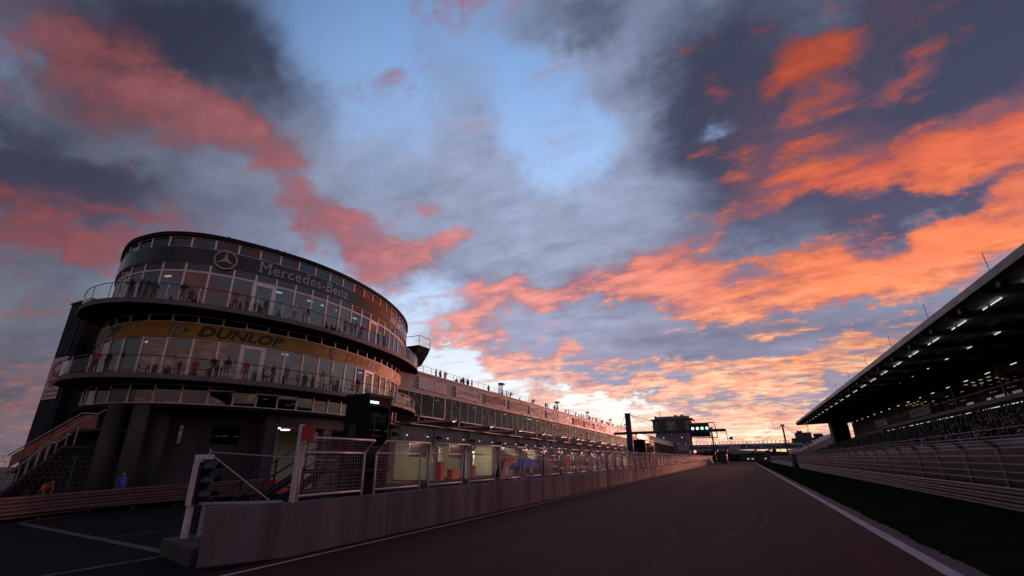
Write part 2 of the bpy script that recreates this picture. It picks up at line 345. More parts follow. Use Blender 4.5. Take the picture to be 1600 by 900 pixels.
# ------------------------------------------------------------------ mesh builder
class MB:
    def __init__(s): s.v = []; s.f = []; s.mi = []
    def add(s, vs, fs, mi=0):
        o = len(s.v); s.v.extend(tuple(v) for v in vs)
        for f in fs: s.f.append(tuple(i + o for i in f)); s.mi.append(mi)
        return s
    def box(s, a, b, mi=0):
        x0, y0, z0 = a; x1, y1, z1 = b
        if x0 > x1: x0, x1 = x1, x0
        if y0 > y1: y0, y1 = y1, y0
        if z0 > z1: z0, z1 = z1, z0
        return s.add([(x0, y0, z0), (x1, y0, z0), (x1, y1, z0), (x0, y1, z0), (x0, y0, z1), (x1, y0, z1), (x1, y1, z1), (x0, y1, z1)],
                     [(0, 3, 2, 1), (4, 5, 6, 7), (0, 1, 5, 4), (1, 2, 6, 5), (2, 3, 7, 6), (3, 0, 4, 7)], mi)
    def bar(s, a, b, w, h=None, mi=0, up=(0, 0, 1)):
        """square bar between two points"""
        h = h or w
        a = Vector(a); b = Vector(b); d = (b - a)
        if d.length < 1e-6: return s
        d.normalize(); u = Vector(up)
        if abs(d.dot(u)) > 0.98: u = Vector((0, 1, 0))
        r = d.cross(u).normalized(); u = r.cross(d)
        vs = []
        for p in (a, b):
            for sx, sy in ((-1, -1), (1, -1), (1, 1), (-1, 1)): vs.append(p + r * sx * w / 2 + u * sy * h / 2)
        return s.add(vs, [(3, 2, 1, 0), (4, 5, 6, 7), (0, 1, 5, 4), (1, 2, 6, 5), (2, 3, 7, 6), (3, 0, 4, 7)], mi)
    def tube(s, pts, r, n=6, mi=0, r2=None):
        pts = [Vector(p) for p in pts]; L = len(pts)
        vs = []
        for i, p in enumerate(pts):
            d = (pts[min(i + 1, L - 1)] - pts[max(i - 1, 0)]).normalized()
            u = Vector((0, 0, 1)) if abs(d.z) < 0.95 else Vector((1, 0, 0))
            a = d.cross(u).normalized(); b = a.cross(d)
            rr = r if r2 is None else r + (r2 - r) * i / (L - 1)
            for k in range(n):
                t = 2 * math.pi * k / n
                vs.append(p + a * rr * math.cos(t) + b * rr * math.sin(t))
        fs = []
        for i in range(L - 1):
            for k in range(n):
                k2 = (k + 1) % n
                fs.append((i * n + k, i * n + k2, (i + 1) * n + k2, (i + 1) * n + k))
        fs.append(tuple(range(n))); fs.append(tuple(range((L - 1) * n, L * n))[::-1])
        return s.add(vs, fs, mi)
    def prism(s, poly, z0, z1, mi=0, mi_side=None):
        n = len(poly)
        vs = [(x, y, z0) for x, y in poly] + [(x, y, z1) for x, y in poly]
        s.add(vs, [tuple(range(n))[::-1], tuple(range(n, 2 * n))], mi)
        o = len(s.v) - 2 * n
        for i in range(n):
            j = (i + 1) % n
            s.f.append((o + i, o + j, o + n + j, o + n + i)); s.mi.append(mi if mi_side is None else mi_side)
        return s
    def quad(s, a, b, c, d, mi=0): return s.add([a, b, c, d], [(0, 1, 2, 3)], mi)
    def panel(s, a, b, z0, z1, off0, off1, mi=0):
        """upright slab between plan points a and b (tuples), from off0 to off1 along the outward normal (right-hand side of a->b)"""
        a = Vector(a); b = Vector(b); d = (b - a).normalized(); n = Vector((d.y, -d.x))
        p = [a + n * off0, b + n * off0, b + n * off1, a + n * off1]
        return s.prism([(q.x, q.y) for q in p], z0, z1, mi)
    def mesh(s, name, org=(0, 0, 0)):
        me = bpy.data.meshes.new(name)
        me.from_pydata([(x - org[0], y - org[1], z - org[2]) for x, y, z in s.v], [], s.f)
        me.polygons.foreach_set('material_index', s.mi)
        bm = bmesh.new(); bm.from_mesh(me); bmesh.ops.recalc_face_normals(bm, faces=bm.faces); bm.to_mesh(me); bm.free()
        me.update()
        return me
    def build(s, name, m, parent=None, smooth=False, keep=False):
        org = ORG.get(parent.name, (0, 0, 0)) if parent else (0, 0, 0)
        me = s.mesh(name, org)
        for mm in (m if isinstance(m, (list, tuple)) else [m]): me.materials.append(mm)
        if smooth: me.polygons.foreach_set('use_smooth', [True] * len(me.polygons))
        o = bpy.data.objects.new(name, me); col.objects.link(o)
        if parent:
            o.parent = parent; ORG[o.name] = org
        return o
ORG = {}
def tag(o, label=None, cat=None, group=None, kind=None):
    if label: o['label'] = label
    if cat: o['category'] = cat
    if group: o['group'] = group
    if kind: o['kind'] = kind
    return o
def thing(name, label, cat, loc=(0, 0, 0), group=None, rot=(0, 0, 0)):
    o = bpy.data.objects.new(name, None); col.objects.link(o)
    o.location = loc; o.rotation_euler = rot
    o.empty_display_size = 0.2
    ORG[o.name] = tuple(loc)
    return tag(o, label, cat, group)
def solo(mb, name, m, label, cat, group=None, kind=None, smooth=False):
    return tag(mb.build(name, m, None, smooth), label, cat, group, kind)
KIDS = {}
def children(o): return [c for c in col.objects if c.parent == o]
def dup(root, loc, rotz=None, label=None, group=None, kids=None):
    r = root.copy(); col.objects.link(r); r.location = loc
    if rotz is not None: r.rotation_euler = (0, 0, rotz)
    if label: r['label'] = label
    if group: r['group'] = group
    for ch, subs in kids:
        c = ch.copy(); col.objects.link(c); c.parent = r
        for gch in subs:
            d = gch.copy(); col.objects.link(d); d.parent = c
    return r
def tree_of(root): return [(c, children(c)) for c in children(root)]

# ------------------------------------------------------------------ lettering
_txt = {}
def text_geo(s, bold=0.0, shear=0.0, space=1.0):
    key = (s, bold, shear, space)
    if key in _txt: return _txt[key]
    cu = bpy.data.curves.new('lettering', 'FONT'); cu.body = s; cu.size = 1.0; cu.offset = bold; cu.shear = shear
    cu.space_character = space; cu.resolution_u = 3; cu.extrude = 0.0
    ob = bpy.data.objects.new('lettering', cu); col.objects.link(ob)
    dg = bpy.context.evaluated_depsgraph_get(); dg.update()
    me = ob.evaluated_get(dg).to_mesh()
    vs = [tuple(v.co) for v in me.vertices]; fs = [tuple(p.vertices) for p in me.polygons]
    ob.evaluated_get(dg).to_mesh_clear()
    bpy.data.objects.remove(ob); bpy.data.curves.remove(cu)
    xs = [v[0] for v in vs]; ys = [v[1] for v in vs]
    x0, x1, y0, y1 = min(xs), max(xs), min(ys), max(ys)
    out = ([((v[0] - x0) / (x1 - x0), v[1]) for v in vs], fs, x1 - x0, y0, y1)
    _txt[key] = out
    return out
def lettering(mb, s, place, width, cap, bold=0.01, shear=0.0, space=1.0, mi=0):
    """place(u, h) -> point; u runs 0..width along the line, h up from the baseline; cap = capital height"""
    vs, fs, w, y0, y1 = text_geo(s, bold, shear, space)
    k = cap / 0.70
    mb.add([place(x * width, y * k) for x, y in vs], fs, mi)
    return mb

# ------------------------------------------------------------------ people
BONES = {}
def person_mesh(pose, trouser, cap_hair):
    """one continuous body grown with the Skin modifier round a posed skeleton, facing +Y"""
    P = dict(pel=(0, 0, .95), wai=(0, .01, 1.10), che=(0, 0, 1.34), nec=(0, .01, 1.50), hd0=(0, .02, 1.58), hd1=(0, .03, 1.68), hd2=(0, .01, 1.77),
             sl=(-.19, 0, 1.43), el=(-.24, -.02, 1.16), hl=(-.22, .08, .92), fl=(-.21, .10, .83), sr=(.19, 0, 1.43), er=(.24, -.02, 1.16), hr=(.22, .08, .92), fr=(.21, .10, .83),
             ll=(-.10, 0, .88), kl=(-.12, .02, .50), al=(-.13, -.02, .08), tl=(-.15, .16, .04), lr=(.10, 0, .88), kr=(.12, .02, .50), ar=(.13, -.02, .08), tr=(.15, .16, .04))
    P.update(pose)
    RAD = dict(pel=(.155, .11), wai=(.15, .10), che=(.17, .115), nec=(.06, .06), hd0=(.075, .085), hd1=(.085, .10), hd2=(.06, .07), sl=(.07, .07), sr=(.07, .07), el=(.048, .048), er=(.048, .048),
               hl=(.033, .033), hr=(.033, .033), fl=(.036, .022), fr=(.036, .022), ll=(.10, .10), lr=(.10, .10), kl=(.062, .062), kr=(.062, .062), al=(.042, .042), ar=(.042, .042), tl=(.042, .03), tr=(.042, .03))
    E = [('pel', 'wai', 's'), ('wai', 'che', 's'), ('che', 'nec', 's'), ('nec', 'hd0', 'k'), ('hd0', 'hd1', 'k'), ('hd1', 'hd2', 'h'), ('che', 'sl', 's'), ('sl', 'el', 's'), ('el', 'hl', 'a'), ('hl', 'fl', 'k'),
         ('che', 'sr', 's'), ('sr', 'er', 's'), ('er', 'hr', 'a'), ('hr', 'fr', 'k'), ('pel', 'll', 't'), ('ll', 'kl', 't'), ('kl', 'al', 't'), ('al', 'tl', 'b'), ('pel', 'lr', 't'), ('lr', 'kr', 't'), ('kr', 'ar', 't'), ('ar', 'tr', 'b')]
    names = list(P); idx = {n: i for i, n in enumerate(names)}
    me = bpy.data.meshes.new('person'); me.from_pydata([P[n] for n in names], [(idx[a], idx[b]) for a, b, _ in E], [])
    ob = bpy.data.objects.new('person', me); col.objects.link(ob)
    sk = ob.modifiers.new('skin', 'SKIN'); sk.use_smooth_shade = True
    for n in names:
        sv = me.skin_vertices[0].data[idx[n]]; sv.radius = RAD[n]; sv.use_root = (n == 'pel')
    ss = ob.modifiers.new('sub', 'SUBSURF'); ss.levels = 1; ss.render_levels = 1
    dg = bpy.context.evaluated_depsgraph_get(); dg.update()
    out = bpy.data.meshes.new_from_object(ob.evaluated_get(dg))
    bpy.data.objects.remove(ob); bpy.data.meshes.remove(me)
    out.materials.clear()
    for m in (M_CLOTH, trouser, M_SKIN, M_HAIR): out.materials.append(m)
    kind = {'s': 0, 'a': 0, 't': 1, 'k': 2, 'h': 3, 'b': 3}
    def dist(p, a, b):
        a = Vector(a); b = Vector(b); ab = b - a; t = max(0, min(1, (p - a).dot(ab) / max(1e-9, ab.dot(ab))))
        return (p - a - ab * t).length
    for f in out.polygons:
        c = f.center
        best = min(E, key=lambda e: dist(c, P[e[0]], P[e[1]]) / (0.5 * sum(RAD[e[0]]) + 0.02))
        k = kind[best[2]]
        if best[2] in 'kh' and c.z > P['hd0'][2] + .02: k = 3 if (c.y < P['hd1'][1] - .015 or c.z > P['hd1'][2] + .045) else 2
        if best[2] == 'a': k = 2 if trouser is M_KHAKI else 0
        f.material_index = k
    out.polygons.foreach_set('use_smooth', [True] * len(out.polygons))
    return out
POSES = dict(
    stand={},
    lean=dict(che=(0, .12, 1.32), nec=(0, .19, 1.46), hd0=(0, .22, 1.53), hd1=(0, .25, 1.62), hd2=(0, .24, 1.71), sl=(-.19, .13, 1.40), sr=(.19, .13, 1.40), el=(-.25, .25, 1.14), er=(.25, .25, 1.14),
              hl=(-.16, .46, 1.14), hr=(.16, .46, 1.14), fl=(-.08, .50, 1.15), fr=(.08, .50, 1.15), wai=(0, .05, 1.10)),
    akimbo=dict(el=(-.36, -.08, 1.18), er=(.36, -.08, 1.18), hl=(-.21, .06, 1.02), hr=(.21, .06, 1.02), fl=(-.16, .10, .98), fr=(.16, .10, .98), kl=(-.15, .03, .5), al=(-.20, -.02, .08), tl=(-.24, .15, .04), kr=(.15, .03, .5), ar=(.20, -.02, .08), tr=(.24, .15, .04)),
    photo=dict(el=(-.28, .20, 1.28), er=(.28, .20, 1.28), hl=(-.10, .30, 1.58), hr=(.10, .30, 1.58), fl=(-.05, .27, 1.66), fr=(.05, .27, 1.66)),
    sit=dict(pel=(0, 0, .52), wai=(0, .02, .68), che=(0, .05, .92), nec=(0, .09, 1.07), hd0=(0, .10, 1.15), hd1=(0, .12, 1.25), hd2=(0, .10, 1.34), sl=(-.19, .05, 1.01), sr=(.19, .05, 1.01), el=(-.24, .10, .76), er=(.24, .10, .76),
             hl=(-.18, .32, .66), hr=(.18, .32, .66), fl=(-.15, .40, .64), fr=(.15, .40, .64), ll=(-.10, .05, .50), lr=(.10, .05, .50), kl=(-.13, .46, .50), kr=(.13, .46, .50), al=(-.13, .44, .09), ar=(.13, .44, .09), tl=(-.15, .60, .04), tr=(.15, .60, .04)),
    bend=dict(wai=(0, .08, 1.08), che=(0, .26, 1.20), nec=(0, .38, 1.28), hd0=(0, .43, 1.31), hd1=(0, .51, 1.36), hd2=(0, .56, 1.43), sl=(-.19, .27, 1.26), sr=(.19, .27, 1.26), el=(-.28, .33, 1.00), er=(.28, .33, 1.00), hl=(-.17, .40, .80), hr=(.17, .40, .80), fl=(-.14, .42, .72), fr=(.14, .42, .72)),
    walk=dict(kl=(-.11, .16, .52), al=(-.11, .20, .09), tl=(-.12, .38, .05), kr=(.11, -.06, .50), ar=(.11, -.26, .12), tr=(.12, -.12, .04), el=(-.25, -.12, 1.18), hl=(-.23, -.10, .94), fl=(-.22, -.07, .85), er=(.25, .08, 1.18), hr=(.22, .22, .98), fr=(.21, .26, .90)),
)
PMESH = {}
def pmesh(pose, khaki=False):
    k = (pose, khaki)
    if k not in PMESH: PMESH[k] = person_mesh(POSES[pose], M_KHAKI if khaki else M_TROUS, M_HAIR)
    return PMESH[k]
def person(x, y, z, heading, pose, shirt, label, group=None, khaki=False, size=1.0, cat='person'):
    """heading in degrees, 0 = facing the far end of the straight, 90 = facing the stand"""
    o = bpy.data.objects.new('person', pmesh(pose, khaki)); col.objects.link(o)
    o.location = (x, y, z); o.rotation_euler = (0, 0, -R(heading)); o.scale = (size, size, size)
    o.color = (*shirt, 1.0)
    return tag(o, label, cat, group)
# ------------------------------------------------------------------ ground, track, lane, grass
def sheet(name, pts, z, m):
    mb = MB(); mb.add([(x, y, z) for x, y in pts], [tuple(range(len(pts)))])
    return tag(mb.build(name, m), kind='structure')

def asphalt(name, c1, c2, rough, marks=False):
    m = bpy.data.materials.new(name); m.use_nodes = True
    nt = m.node_tree; k = G(nt); b = nt.nodes['Principled BSDF']
    pos = k.n('ShaderNodeNewGeometry').outputs['Position']
    n1 = k.noise(k.mapping(pos, sca=(1.0, 0.12, 1)), 0.5, 5.0, 0.6)
    n2 = k.noise(pos, 55.0, 3.0, 0.7)
    n3 = k.noise(k.mapping(pos, sca=(1.0, 0.02, 1)), 1.4, 3.0, 0.5)
    f = k.m('ADD', k.m('MULTIPLY', n1.outputs[0], 0.6), k.m('MULTIPLY', n3.outputs[0], 0.4))
    c = k.mix(k.step(f, 0.36, 0.64), c1, c2)
    sp0 = k.n('ShaderNodeSeparateXYZ'); k.put(sp0.inputs[0], pos)
    lane = k.noise(k.mapping(pos, sca=(0.55, 0.004, 1)), 1.0, 2.0, 0.5)          # rubbered lanes run along the straight
    grit = k.m('MULTIPLY', k.line(n2.outputs[0], 0.3, 0.72, 0.48, 1.62), k.line(lane.outputs[0], 0.36, 0.62, 0.74, 1.18))
    seam = k.m('ABSOLUTE', k.m('SUBTRACT', k.m('FRACT', k.m('MULTIPLY_ADD', sp0.outputs[0], 0.26, 0.17)), 0.5))
    grit = k.m('MULTIPLY', grit, k.line(seam, 0.0, 0.006, 0.62, 1.0))
    sca = k.n('ShaderNodeVectorMath', operation='SCALE'); k.put(sca.inputs[0], c); k.put(sca.inputs['Scale'], grit)
    cc = sca.outputs[0]
    if marks:   # pale skid curves left by tyres, further down the straight
        sp = k.n('ShaderNodeSeparateXYZ'); k.put(sp.inputs[0], pos)
        def ring(cx, cy, rx, ry, w, a0, a1):
            dx = k.m('DIVIDE', k.m('SUBTRACT', sp.outputs[0], cx), rx); dy = k.m('DIVIDE', k.m('SUBTRACT', sp.outputs[1], cy), ry)
            r = k.m('SQRT', k.m('ADD', k.m('MULTIPLY', dx, dx), k.m('MULTIPLY', dy, dy)))
            e = k.m('ABSOLUTE', k.m('SUBTRACT', r, 1.0))
            line = k.line(e, 0.0, w, 1.0, 0.0)
            an = k.m('ARCTAN2', dy, dx)
            return k.m('MULTIPLY', line, k.m('MULTIPLY', k.step(an, a0, a0 + .4), k.step(an, a1, a1 - .4)))
        tot = ring(-1.6, 70, 2.2, 26, 0.06, -2.6, 2.2)
        for args in ((-0.2, 60, 1.7, 22, .07, -1.4, 2.6), (-4.5, 27, 4.5, 13, .035, -1.0, 1.3), (-4.1, 27, 4.6, 13.4, .03, -0.9, 1.2), (-1.0, 84, 2.4, 20, .05, -3.0, 1.0), (-6.0, 14, 3.6, 12, .05, -1.1, .8)):
            tot = k.m('MAXIMUM', tot, ring(*args))
        tot = k.m('MULTIPLY', tot, k.line(k.noise(k.mapping(pos, sca=(2.0, .5, 1)), 1.0, 4.0, 0.7).outputs[0], 0.35, 0.65, 0.0, 0.42))
        cc = k.mix(tot, cc, (0.21, 0.075, 0.04, 1))
    k.put(b.inputs['Base Color'], cc)
    b.inputs['Roughness'].default_value = rough
    b.inputs['Specular IOR Level'].default_value = 0.14
    bp = k.n('ShaderNodeBump'); bp.inputs['Strength'].default_value = 0.35; bp.inputs['Distance'].default_value = 0.01
    k.put(bp.inputs['Height'], n2.outputs[0]); k.put(b.inputs['Normal'], bp.outputs[0])
    return m

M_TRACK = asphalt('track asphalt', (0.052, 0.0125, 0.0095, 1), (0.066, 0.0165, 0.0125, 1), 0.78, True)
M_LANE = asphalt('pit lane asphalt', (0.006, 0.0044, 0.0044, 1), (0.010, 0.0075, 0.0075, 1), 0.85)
M_LAND = mat('rough ground', (0.030, 0.028, 0.024), 0.95, 0.0, 0.3, 0.15)
M_GRASS = mat('mown grass', (0.011, 0.0185, 0.005), 1.0, 0.0, 0.45, 1.3, (1, 0.35, 1), 0.6, 60.0, spec=0.0)
M_KERB = mat('concrete kerb strip', (0.10, 0.062, 0.058), 0.85, 0.0, 0.2, 2.0, (1, .4, 1))
M_LINE = mat('white track line', (0.50, 0.40, 0.41), 0.7, 0.0, 0.22, 2.5, (1, 0.6, 1))
M_LINEW = mat('worn white line', (0.085, 0.065, 0.068), 0.8, 0.0, 0.5, 1.6)
sheet('ground', [(-2500, -800), (2500, -800), (2500, 3000), (-2500, 3000)], 0.0, M_LAND)
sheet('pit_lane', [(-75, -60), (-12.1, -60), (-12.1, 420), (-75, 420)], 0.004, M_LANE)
sheet('track', [(-12.1, -60), (4.42, -60), (4.42, 258), (-12.1, 258)], 0.008, M_TRACK)
def grass_sheet():
    r = random.Random(8); edge = []; y = 8.0
    while y < 110: edge.append((4.36 + r.gauss(0, .035) + .05 * math.sin(y * .9), y)); y += .22 if y < 40 else .6
    edge = [(4.38, -60)] + edge + [(4.38, 420)]
    return sheet('grass_verge', [(60, 420), (60, -60)] + edge, 0.0145, M_GRASS)
grass_sheet()
sheet('kerb_strip', [(3.93, -60), (4.40, -60), (4.40, 258), (3.93, 258)], 0.012, M_KERB)
def strip(name, a, b, w, m, z):
    a = Vector(a); b = Vector(b); d = (b - a).normalized(); n = Vector((d.y, -d.x)) * w / 2
    return sheet(name, [tuple(a - n), tuple(a + n), tuple(b + n), tuple(b - n)], z, m)
strip('track_line', (3.74, -60), (3.74, 258), 0.34, M_LINE, 0.0165)
strip('track_line', (-11.58, 6), (-11.58, 258), 0.14, M_LINE, 0.0165)
strip('lane_line', (-15.75, 6.0), (-15.62, 9.9), 0.24, M_LINEW, 0.0165)
strip('lane_line', (-15.7, 9.75), (-31.3, 11.9), 0.34, M_LINEW, 0.0205)
strip('lane_line', (-31.8, 12.2), (-43.4, 35.0), 0.26, M_LINEW, 0.0165)
strip('lane_line', (-21.6, 10.6), (-18.2, 60.0), 0.12, M_LINEW, 0.0165)
strip('lane_line', (-27.5, 12.2), (-27.0, 24.0), 0.12, M_LINEW, 0.0165)
strip('lane_line', (-36.9, 46.5), (-36.9, 175.0), 0.3, mat('orange ground line', (0.62, 0.10, 0.03), 0.7, 0, .2, 2.0), 0.0165)
# low rise beyond the end of the straight
def hill(name, cx, cy, rx, ry, h, m, n=28):
    mb = MB(); vs = []; fs = []
    for j in range(n + 1):
        for i in range(n + 1):
            u = i / n * 2 - 1; v = j / n * 2 - 1
            q = max(0.0, 1 - u * u) * max(0.0, 1 - v * v)
            vs.append((cx + u * rx, cy + v * ry, h * q ** 0.7 * (1 + 0.15 * math.sin(7 * u + 3 * v)) - 0.05))
    for j in range(n):
        for i in range(n):
            a = j * (n + 1) + i; fs.append((a, a + 1, a + n + 2, a + n + 1))
    mb.add(vs, fs); return tag(mb.build(name, m, None, True), kind='structure')
hill('hill', 5, 430, 150, 120, 5.0, M_GRASS)
hill('hill', -230, 800, 400, 200, 16.0, M_LAND)
# ------------------------------------------------------------------ round glass tower at the head of the pit lane
def catmull(P, n=24):
    P = [Vector(p) for p in P]
    P = [2 * P[0] - P[1]] + P + [2 * P[-1] - P[-2]]
    out = []
    for i in range(1, len(P) - 2):
        p0, p1, p2, p3 = P[i - 1:i + 3]
        for k in range(n):
            t = k / n
            out.append(.5 * ((2 * p1) + (p2 - p0) * t + (2 * p0 - 5 * p1 + 4 * p2 - p3) * t * t + (-p0 + 3 * p1 - 3 * p2 + p3) * t ** 3))
    out.append(P[-2]); return out
class Curve:
    def __init__(s, pts):
        s.p = pts; s.s = [0.0]
        for a, b in zip(pts, pts[1:]): s.s.append(s.s[-1] + (b - a).length)
        s.len = s.s[-1]
    def at(s, t):
        t = max(0.0, min(s.len - 1e-4, t)); lo, hi = 0, len(s.s) - 1
        while hi - lo > 1:
            m = (lo + hi) // 2
            if s.s[m] <= t: lo = m
            else: hi = m
        f = (t - s.s[lo]) / (s.s[hi] - s.s[lo])
        return s.p[lo].lerp(s.p[hi], f)
    def nor(s, t):
        d = (s.at(t + .25) - s.at(t - .25)).normalized(); return Vector((d.y, -d.x))
    def off(s, t, o): return s.at(t) + s.nor(t) * o
WC = Curve(catmull([(-56, 24), (-50.5, 20.8), (-46, 19.15), (-43, 19.0), (-40.6, 19.6), (-38.2, 21.6), (-36.3, 25.6), (-35.2, 30.4), (-35.35, 36.3), (-36.9, 43), (-40.2, 50.2), (-45, 56), (-52, 60)]))
SCURVE = Curve([Vector((-50, 21.5)), Vector((-47.1, 17.5))] + catmull([(-46.4, 17.05), (-43.6, 16.3), (-40.6, 16.5), (-37.8, 18.1), (-35.6, 21.0), (-34.0, 25.0), (-33.1, 29.6), (-33.05, 34.0), (-33.8, 40.2), (-35.1, 45), (-37.4, 50), (-41, 54.5)]))
FP = 1.738
def sk(k): return 19.93 + FP * k
K0, K1 = -9, 21
ROT = thing('round_tower_building', 'round glass fronted building with two curved terraces and a yellow band', 'building', (-43, 33, 0))
M_BANDB = mat('black band', (0.012, 0.010, 0.011), 0.16, 0.0, 0.15, 0.8)
M_FRAME = mat('window frame aluminium', (0.84, 0.70, 0.72), 0.45, 0.15, 0.08, 4.0)
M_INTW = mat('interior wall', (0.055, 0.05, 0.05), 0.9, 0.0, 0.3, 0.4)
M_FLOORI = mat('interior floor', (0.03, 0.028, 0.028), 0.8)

def ring(curve, t0, t1, o0, o1, z0, z1, n=90):
    """curved slab following the plan line between offsets o0..o1"""
    mb = MB(); vs = []; fs = []
    for i in range(n + 1):
        t = t0 + (t1 - t0) * i / n
        a = curve.off(t, o0); b = curve.off(t, o1)
        vs += [(a.x, a.y, z0), (b.x, b.y, z0), (b.x, b.y, z1), (a.x, a.y, z1)]
    for i in range(n):
        for q in range(4):
            q2 = (q + 1) % 4
            fs.append((i * 4 + q, i * 4 + q2, (i + 1) * 4 + q2, (i + 1) * 4 + q))
    fs += [(0, 1, 2, 3), (n * 4, n * 4 + 3, n * 4 + 2, n * 4 + 1)]
    mb.add(vs, fs); return mb
def plate(curve, t0, t1, o, z0, z1, back, n=80):
    pl = [curve.off(t0 + (t1 - t0) * i / n, o) for i in range(n + 1)]
    poly = [(p.x, p.y) for p in pl] + back
    mb = MB(); mb.prism(poly, z0, z1, 0, 1); return mb
BACK = [(-52, 56), (-54, 30)]
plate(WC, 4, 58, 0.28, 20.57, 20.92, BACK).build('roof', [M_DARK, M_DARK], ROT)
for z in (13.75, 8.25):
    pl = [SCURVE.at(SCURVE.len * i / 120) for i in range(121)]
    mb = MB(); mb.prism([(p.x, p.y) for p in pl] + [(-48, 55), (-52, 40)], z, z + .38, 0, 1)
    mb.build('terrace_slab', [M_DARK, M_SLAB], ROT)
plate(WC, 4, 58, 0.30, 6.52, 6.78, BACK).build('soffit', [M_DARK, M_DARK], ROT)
for z in (17.62, 12.0, 14.14, 8.64):
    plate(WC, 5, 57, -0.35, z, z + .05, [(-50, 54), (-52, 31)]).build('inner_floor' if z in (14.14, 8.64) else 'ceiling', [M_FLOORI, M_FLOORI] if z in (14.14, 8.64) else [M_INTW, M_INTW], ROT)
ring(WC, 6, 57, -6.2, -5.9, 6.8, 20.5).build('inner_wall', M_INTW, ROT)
ring(WC, 5, 57, 0.02, 0.20, 18.22, 19.58).build('sign_band', M_BANDB, ROT)
yb = ring(WC, 5, 57, 0.02, 0.16, 11.88, 13.08).build('yellow_band', M_YELLOW, ROT)
seams = MB()
for k in range(K0, K1, 2):
    seams = MB(); p = WC.off(sk(k), .163); n = WC.nor(sk(k)); d = Vector((-n.y, n.x)) * .015
    seams.add([(p.x - d.x, p.y - d.y, 11.9), (p.x + d.x, p.y + d.y, 11.9), (p.x + d.x, p.y + d.y, 13.06), (p.x - d.x, p.y - d.y, 13.06)], [(0, 1, 2, 3)]); seams.build('seam', M_BLACK, yb)
def window_row(name, z0, z1, fw, gm, doors=(), rails=(), ks=range(K0, K1), tilt=1.0):
    for k in ks:
        a = WC.at(sk(k)); b = WC.at(sk(k + 1))
        d = (b - a).normalized(); n = Vector((d.y, -d.x))
        w = fw * (2.2 if k in doors else 1.0)
        mb = MB()
        mb.panel(a - d * w / 2 + n * 0.0, a + d * w / 2, z0, z1, -0.06, 0.07)
        e = 0.0
        mb.panel(a + d * w / 2, b - d * fw / 2, z1 - .07, z1, -0.05, 0.06)
        mb.panel(a + d * w / 2, b - d * fw / 2, z0, z0 + .07, -0.05, 0.06)
        for r in rails: mb.panel(a + d * w / 2, b - d * fw / 2, r - .03, r + .03, -0.04, 0.05)
        if k in doors:
            mb.panel(b - d * (fw / 2 + .2), b - d * fw / 2, z0 + .07, z1 - .07, -0.05, 0.06)
            mb.panel(a + d * w / 2, b - d * (fw / 2 + .2), z1 - .3, z1 - .07, -0.05, 0.06)
        f = mb.build('terrace_door' if k in doors else name, M_FRAME, ROT)
        # each pane sits a hair out of true, as panes do
        j = rnd.uniform(-.012, .012) * tilt; j2 = rnd.uniform(-.010, .010) * tilt
        q = [a + d * w / 2, b - d * fw / 2]
        g0 = [(q[0].x + n.x * (j - j2), q[0].y + n.y * (j - j2), z0 + .05), (q[1].x + n.x * (-j - j2), q[1].y + n.y * (-j - j2), z0 + .05),
              (q[1].x + n.x * (-j + j2), q[1].y + n.y * (-j + j2), z1 - .05), (q[0].x + n.x * (j + j2), q[0].y + n.y * (j + j2), z1 - .05)]
        pm = MB(); pm.add(g0, [(0, 1, 2, 3)]); pm.build('pane', gm, f)
window_row('parapet_window', 19.60, 20.56, .13, M_DGLASS)
window_row('transom_window', 17.50, 18.22, .14, M_DGLASS)
window_row('terrace_window', 14.16, 17.48, .15, M_GLASS, doors=(2, 10))
window_row('clerestory_window', 13.10, 13.74, .13, M_DGLASS)
window_row('lounge_window', 8.66, 11.86, .15, M_GLASS, doors=(2, 10))
window_row('strip_window', 6.80, 8.24, .13, M_DGLASS)
# backing behind the blind rows
ring(WC, 5, 57, -.62, -.5, 17.7, 20.5).build('attic_wall', M_DARK, ROT)
ring(WC, 5, 57, -.62, -.5, 12.06, 13.7).build('attic_wall', M_DARK, ROT)
ring(WC, 5, 57, -.82, -.7, 6.79, 8.22).build('attic_wall', M_DARK, ROT)
# reflections painted as coloured sheets behind some of the panes
M_REFL = [mat('grey reflection', (0.20, 0.22, 0.26), 0.9), mat('maroon curtain', (0.16, 0.05, 0.05), 0.9), mat('pale curtain', (0.34, 0.32, 0.30), 0.9)]
for k, z0, z1, mi in ((-1, 14.2, 17.4, 0), (0, 14.2, 17.4, 0), (1, 14.2, 17.4, 1), (6, 14.2, 17.4, 1), (7, 14.2, 17.4, 2), (9, 14.2, 17.4, 0), (-4, 8.7, 11.8, 2), (-2, 8.7, 11.8, 0), (-1, 8.7, 11.8, 1), (12, 14.2, 17.4, 2), (8, 8.7, 11.8, 1), (11, 8.7, 11.8, 2)):
    a = WC.at(sk(k) + .1); b = WC.at(sk(k + 1) - .1)
    MB().panel(a, b, z0, z1, -.42, -.38).build('reflection', M_REFL[mi], ROT)
for k, z in ((-3, 17.55), (0, 17.55), (1, 17.55), (3, 17.55), (5, 17.55), (6, 17.55), (7, 17.55), (8, 17.55), (9, 17.55), (13, 17.55), (-3, 11.93), (-3.5, 11.93), (4, 11.93), (9, 11.93), (10.5, 11.93), (11.5, 11.93)):
    p = WC.off(sk(k + .5), -1.4 if z > 15 else -1.6); n = WC.nor(sk(k + .5)); d = Vector((-n.y, n.x))
    mb = MB(); a = p - d * .28; b = p + d * .28
    mb.panel(a, b, z - .05, z, -.12, .12); mb.build('ceiling_lamp', M_LAMP, ROT)
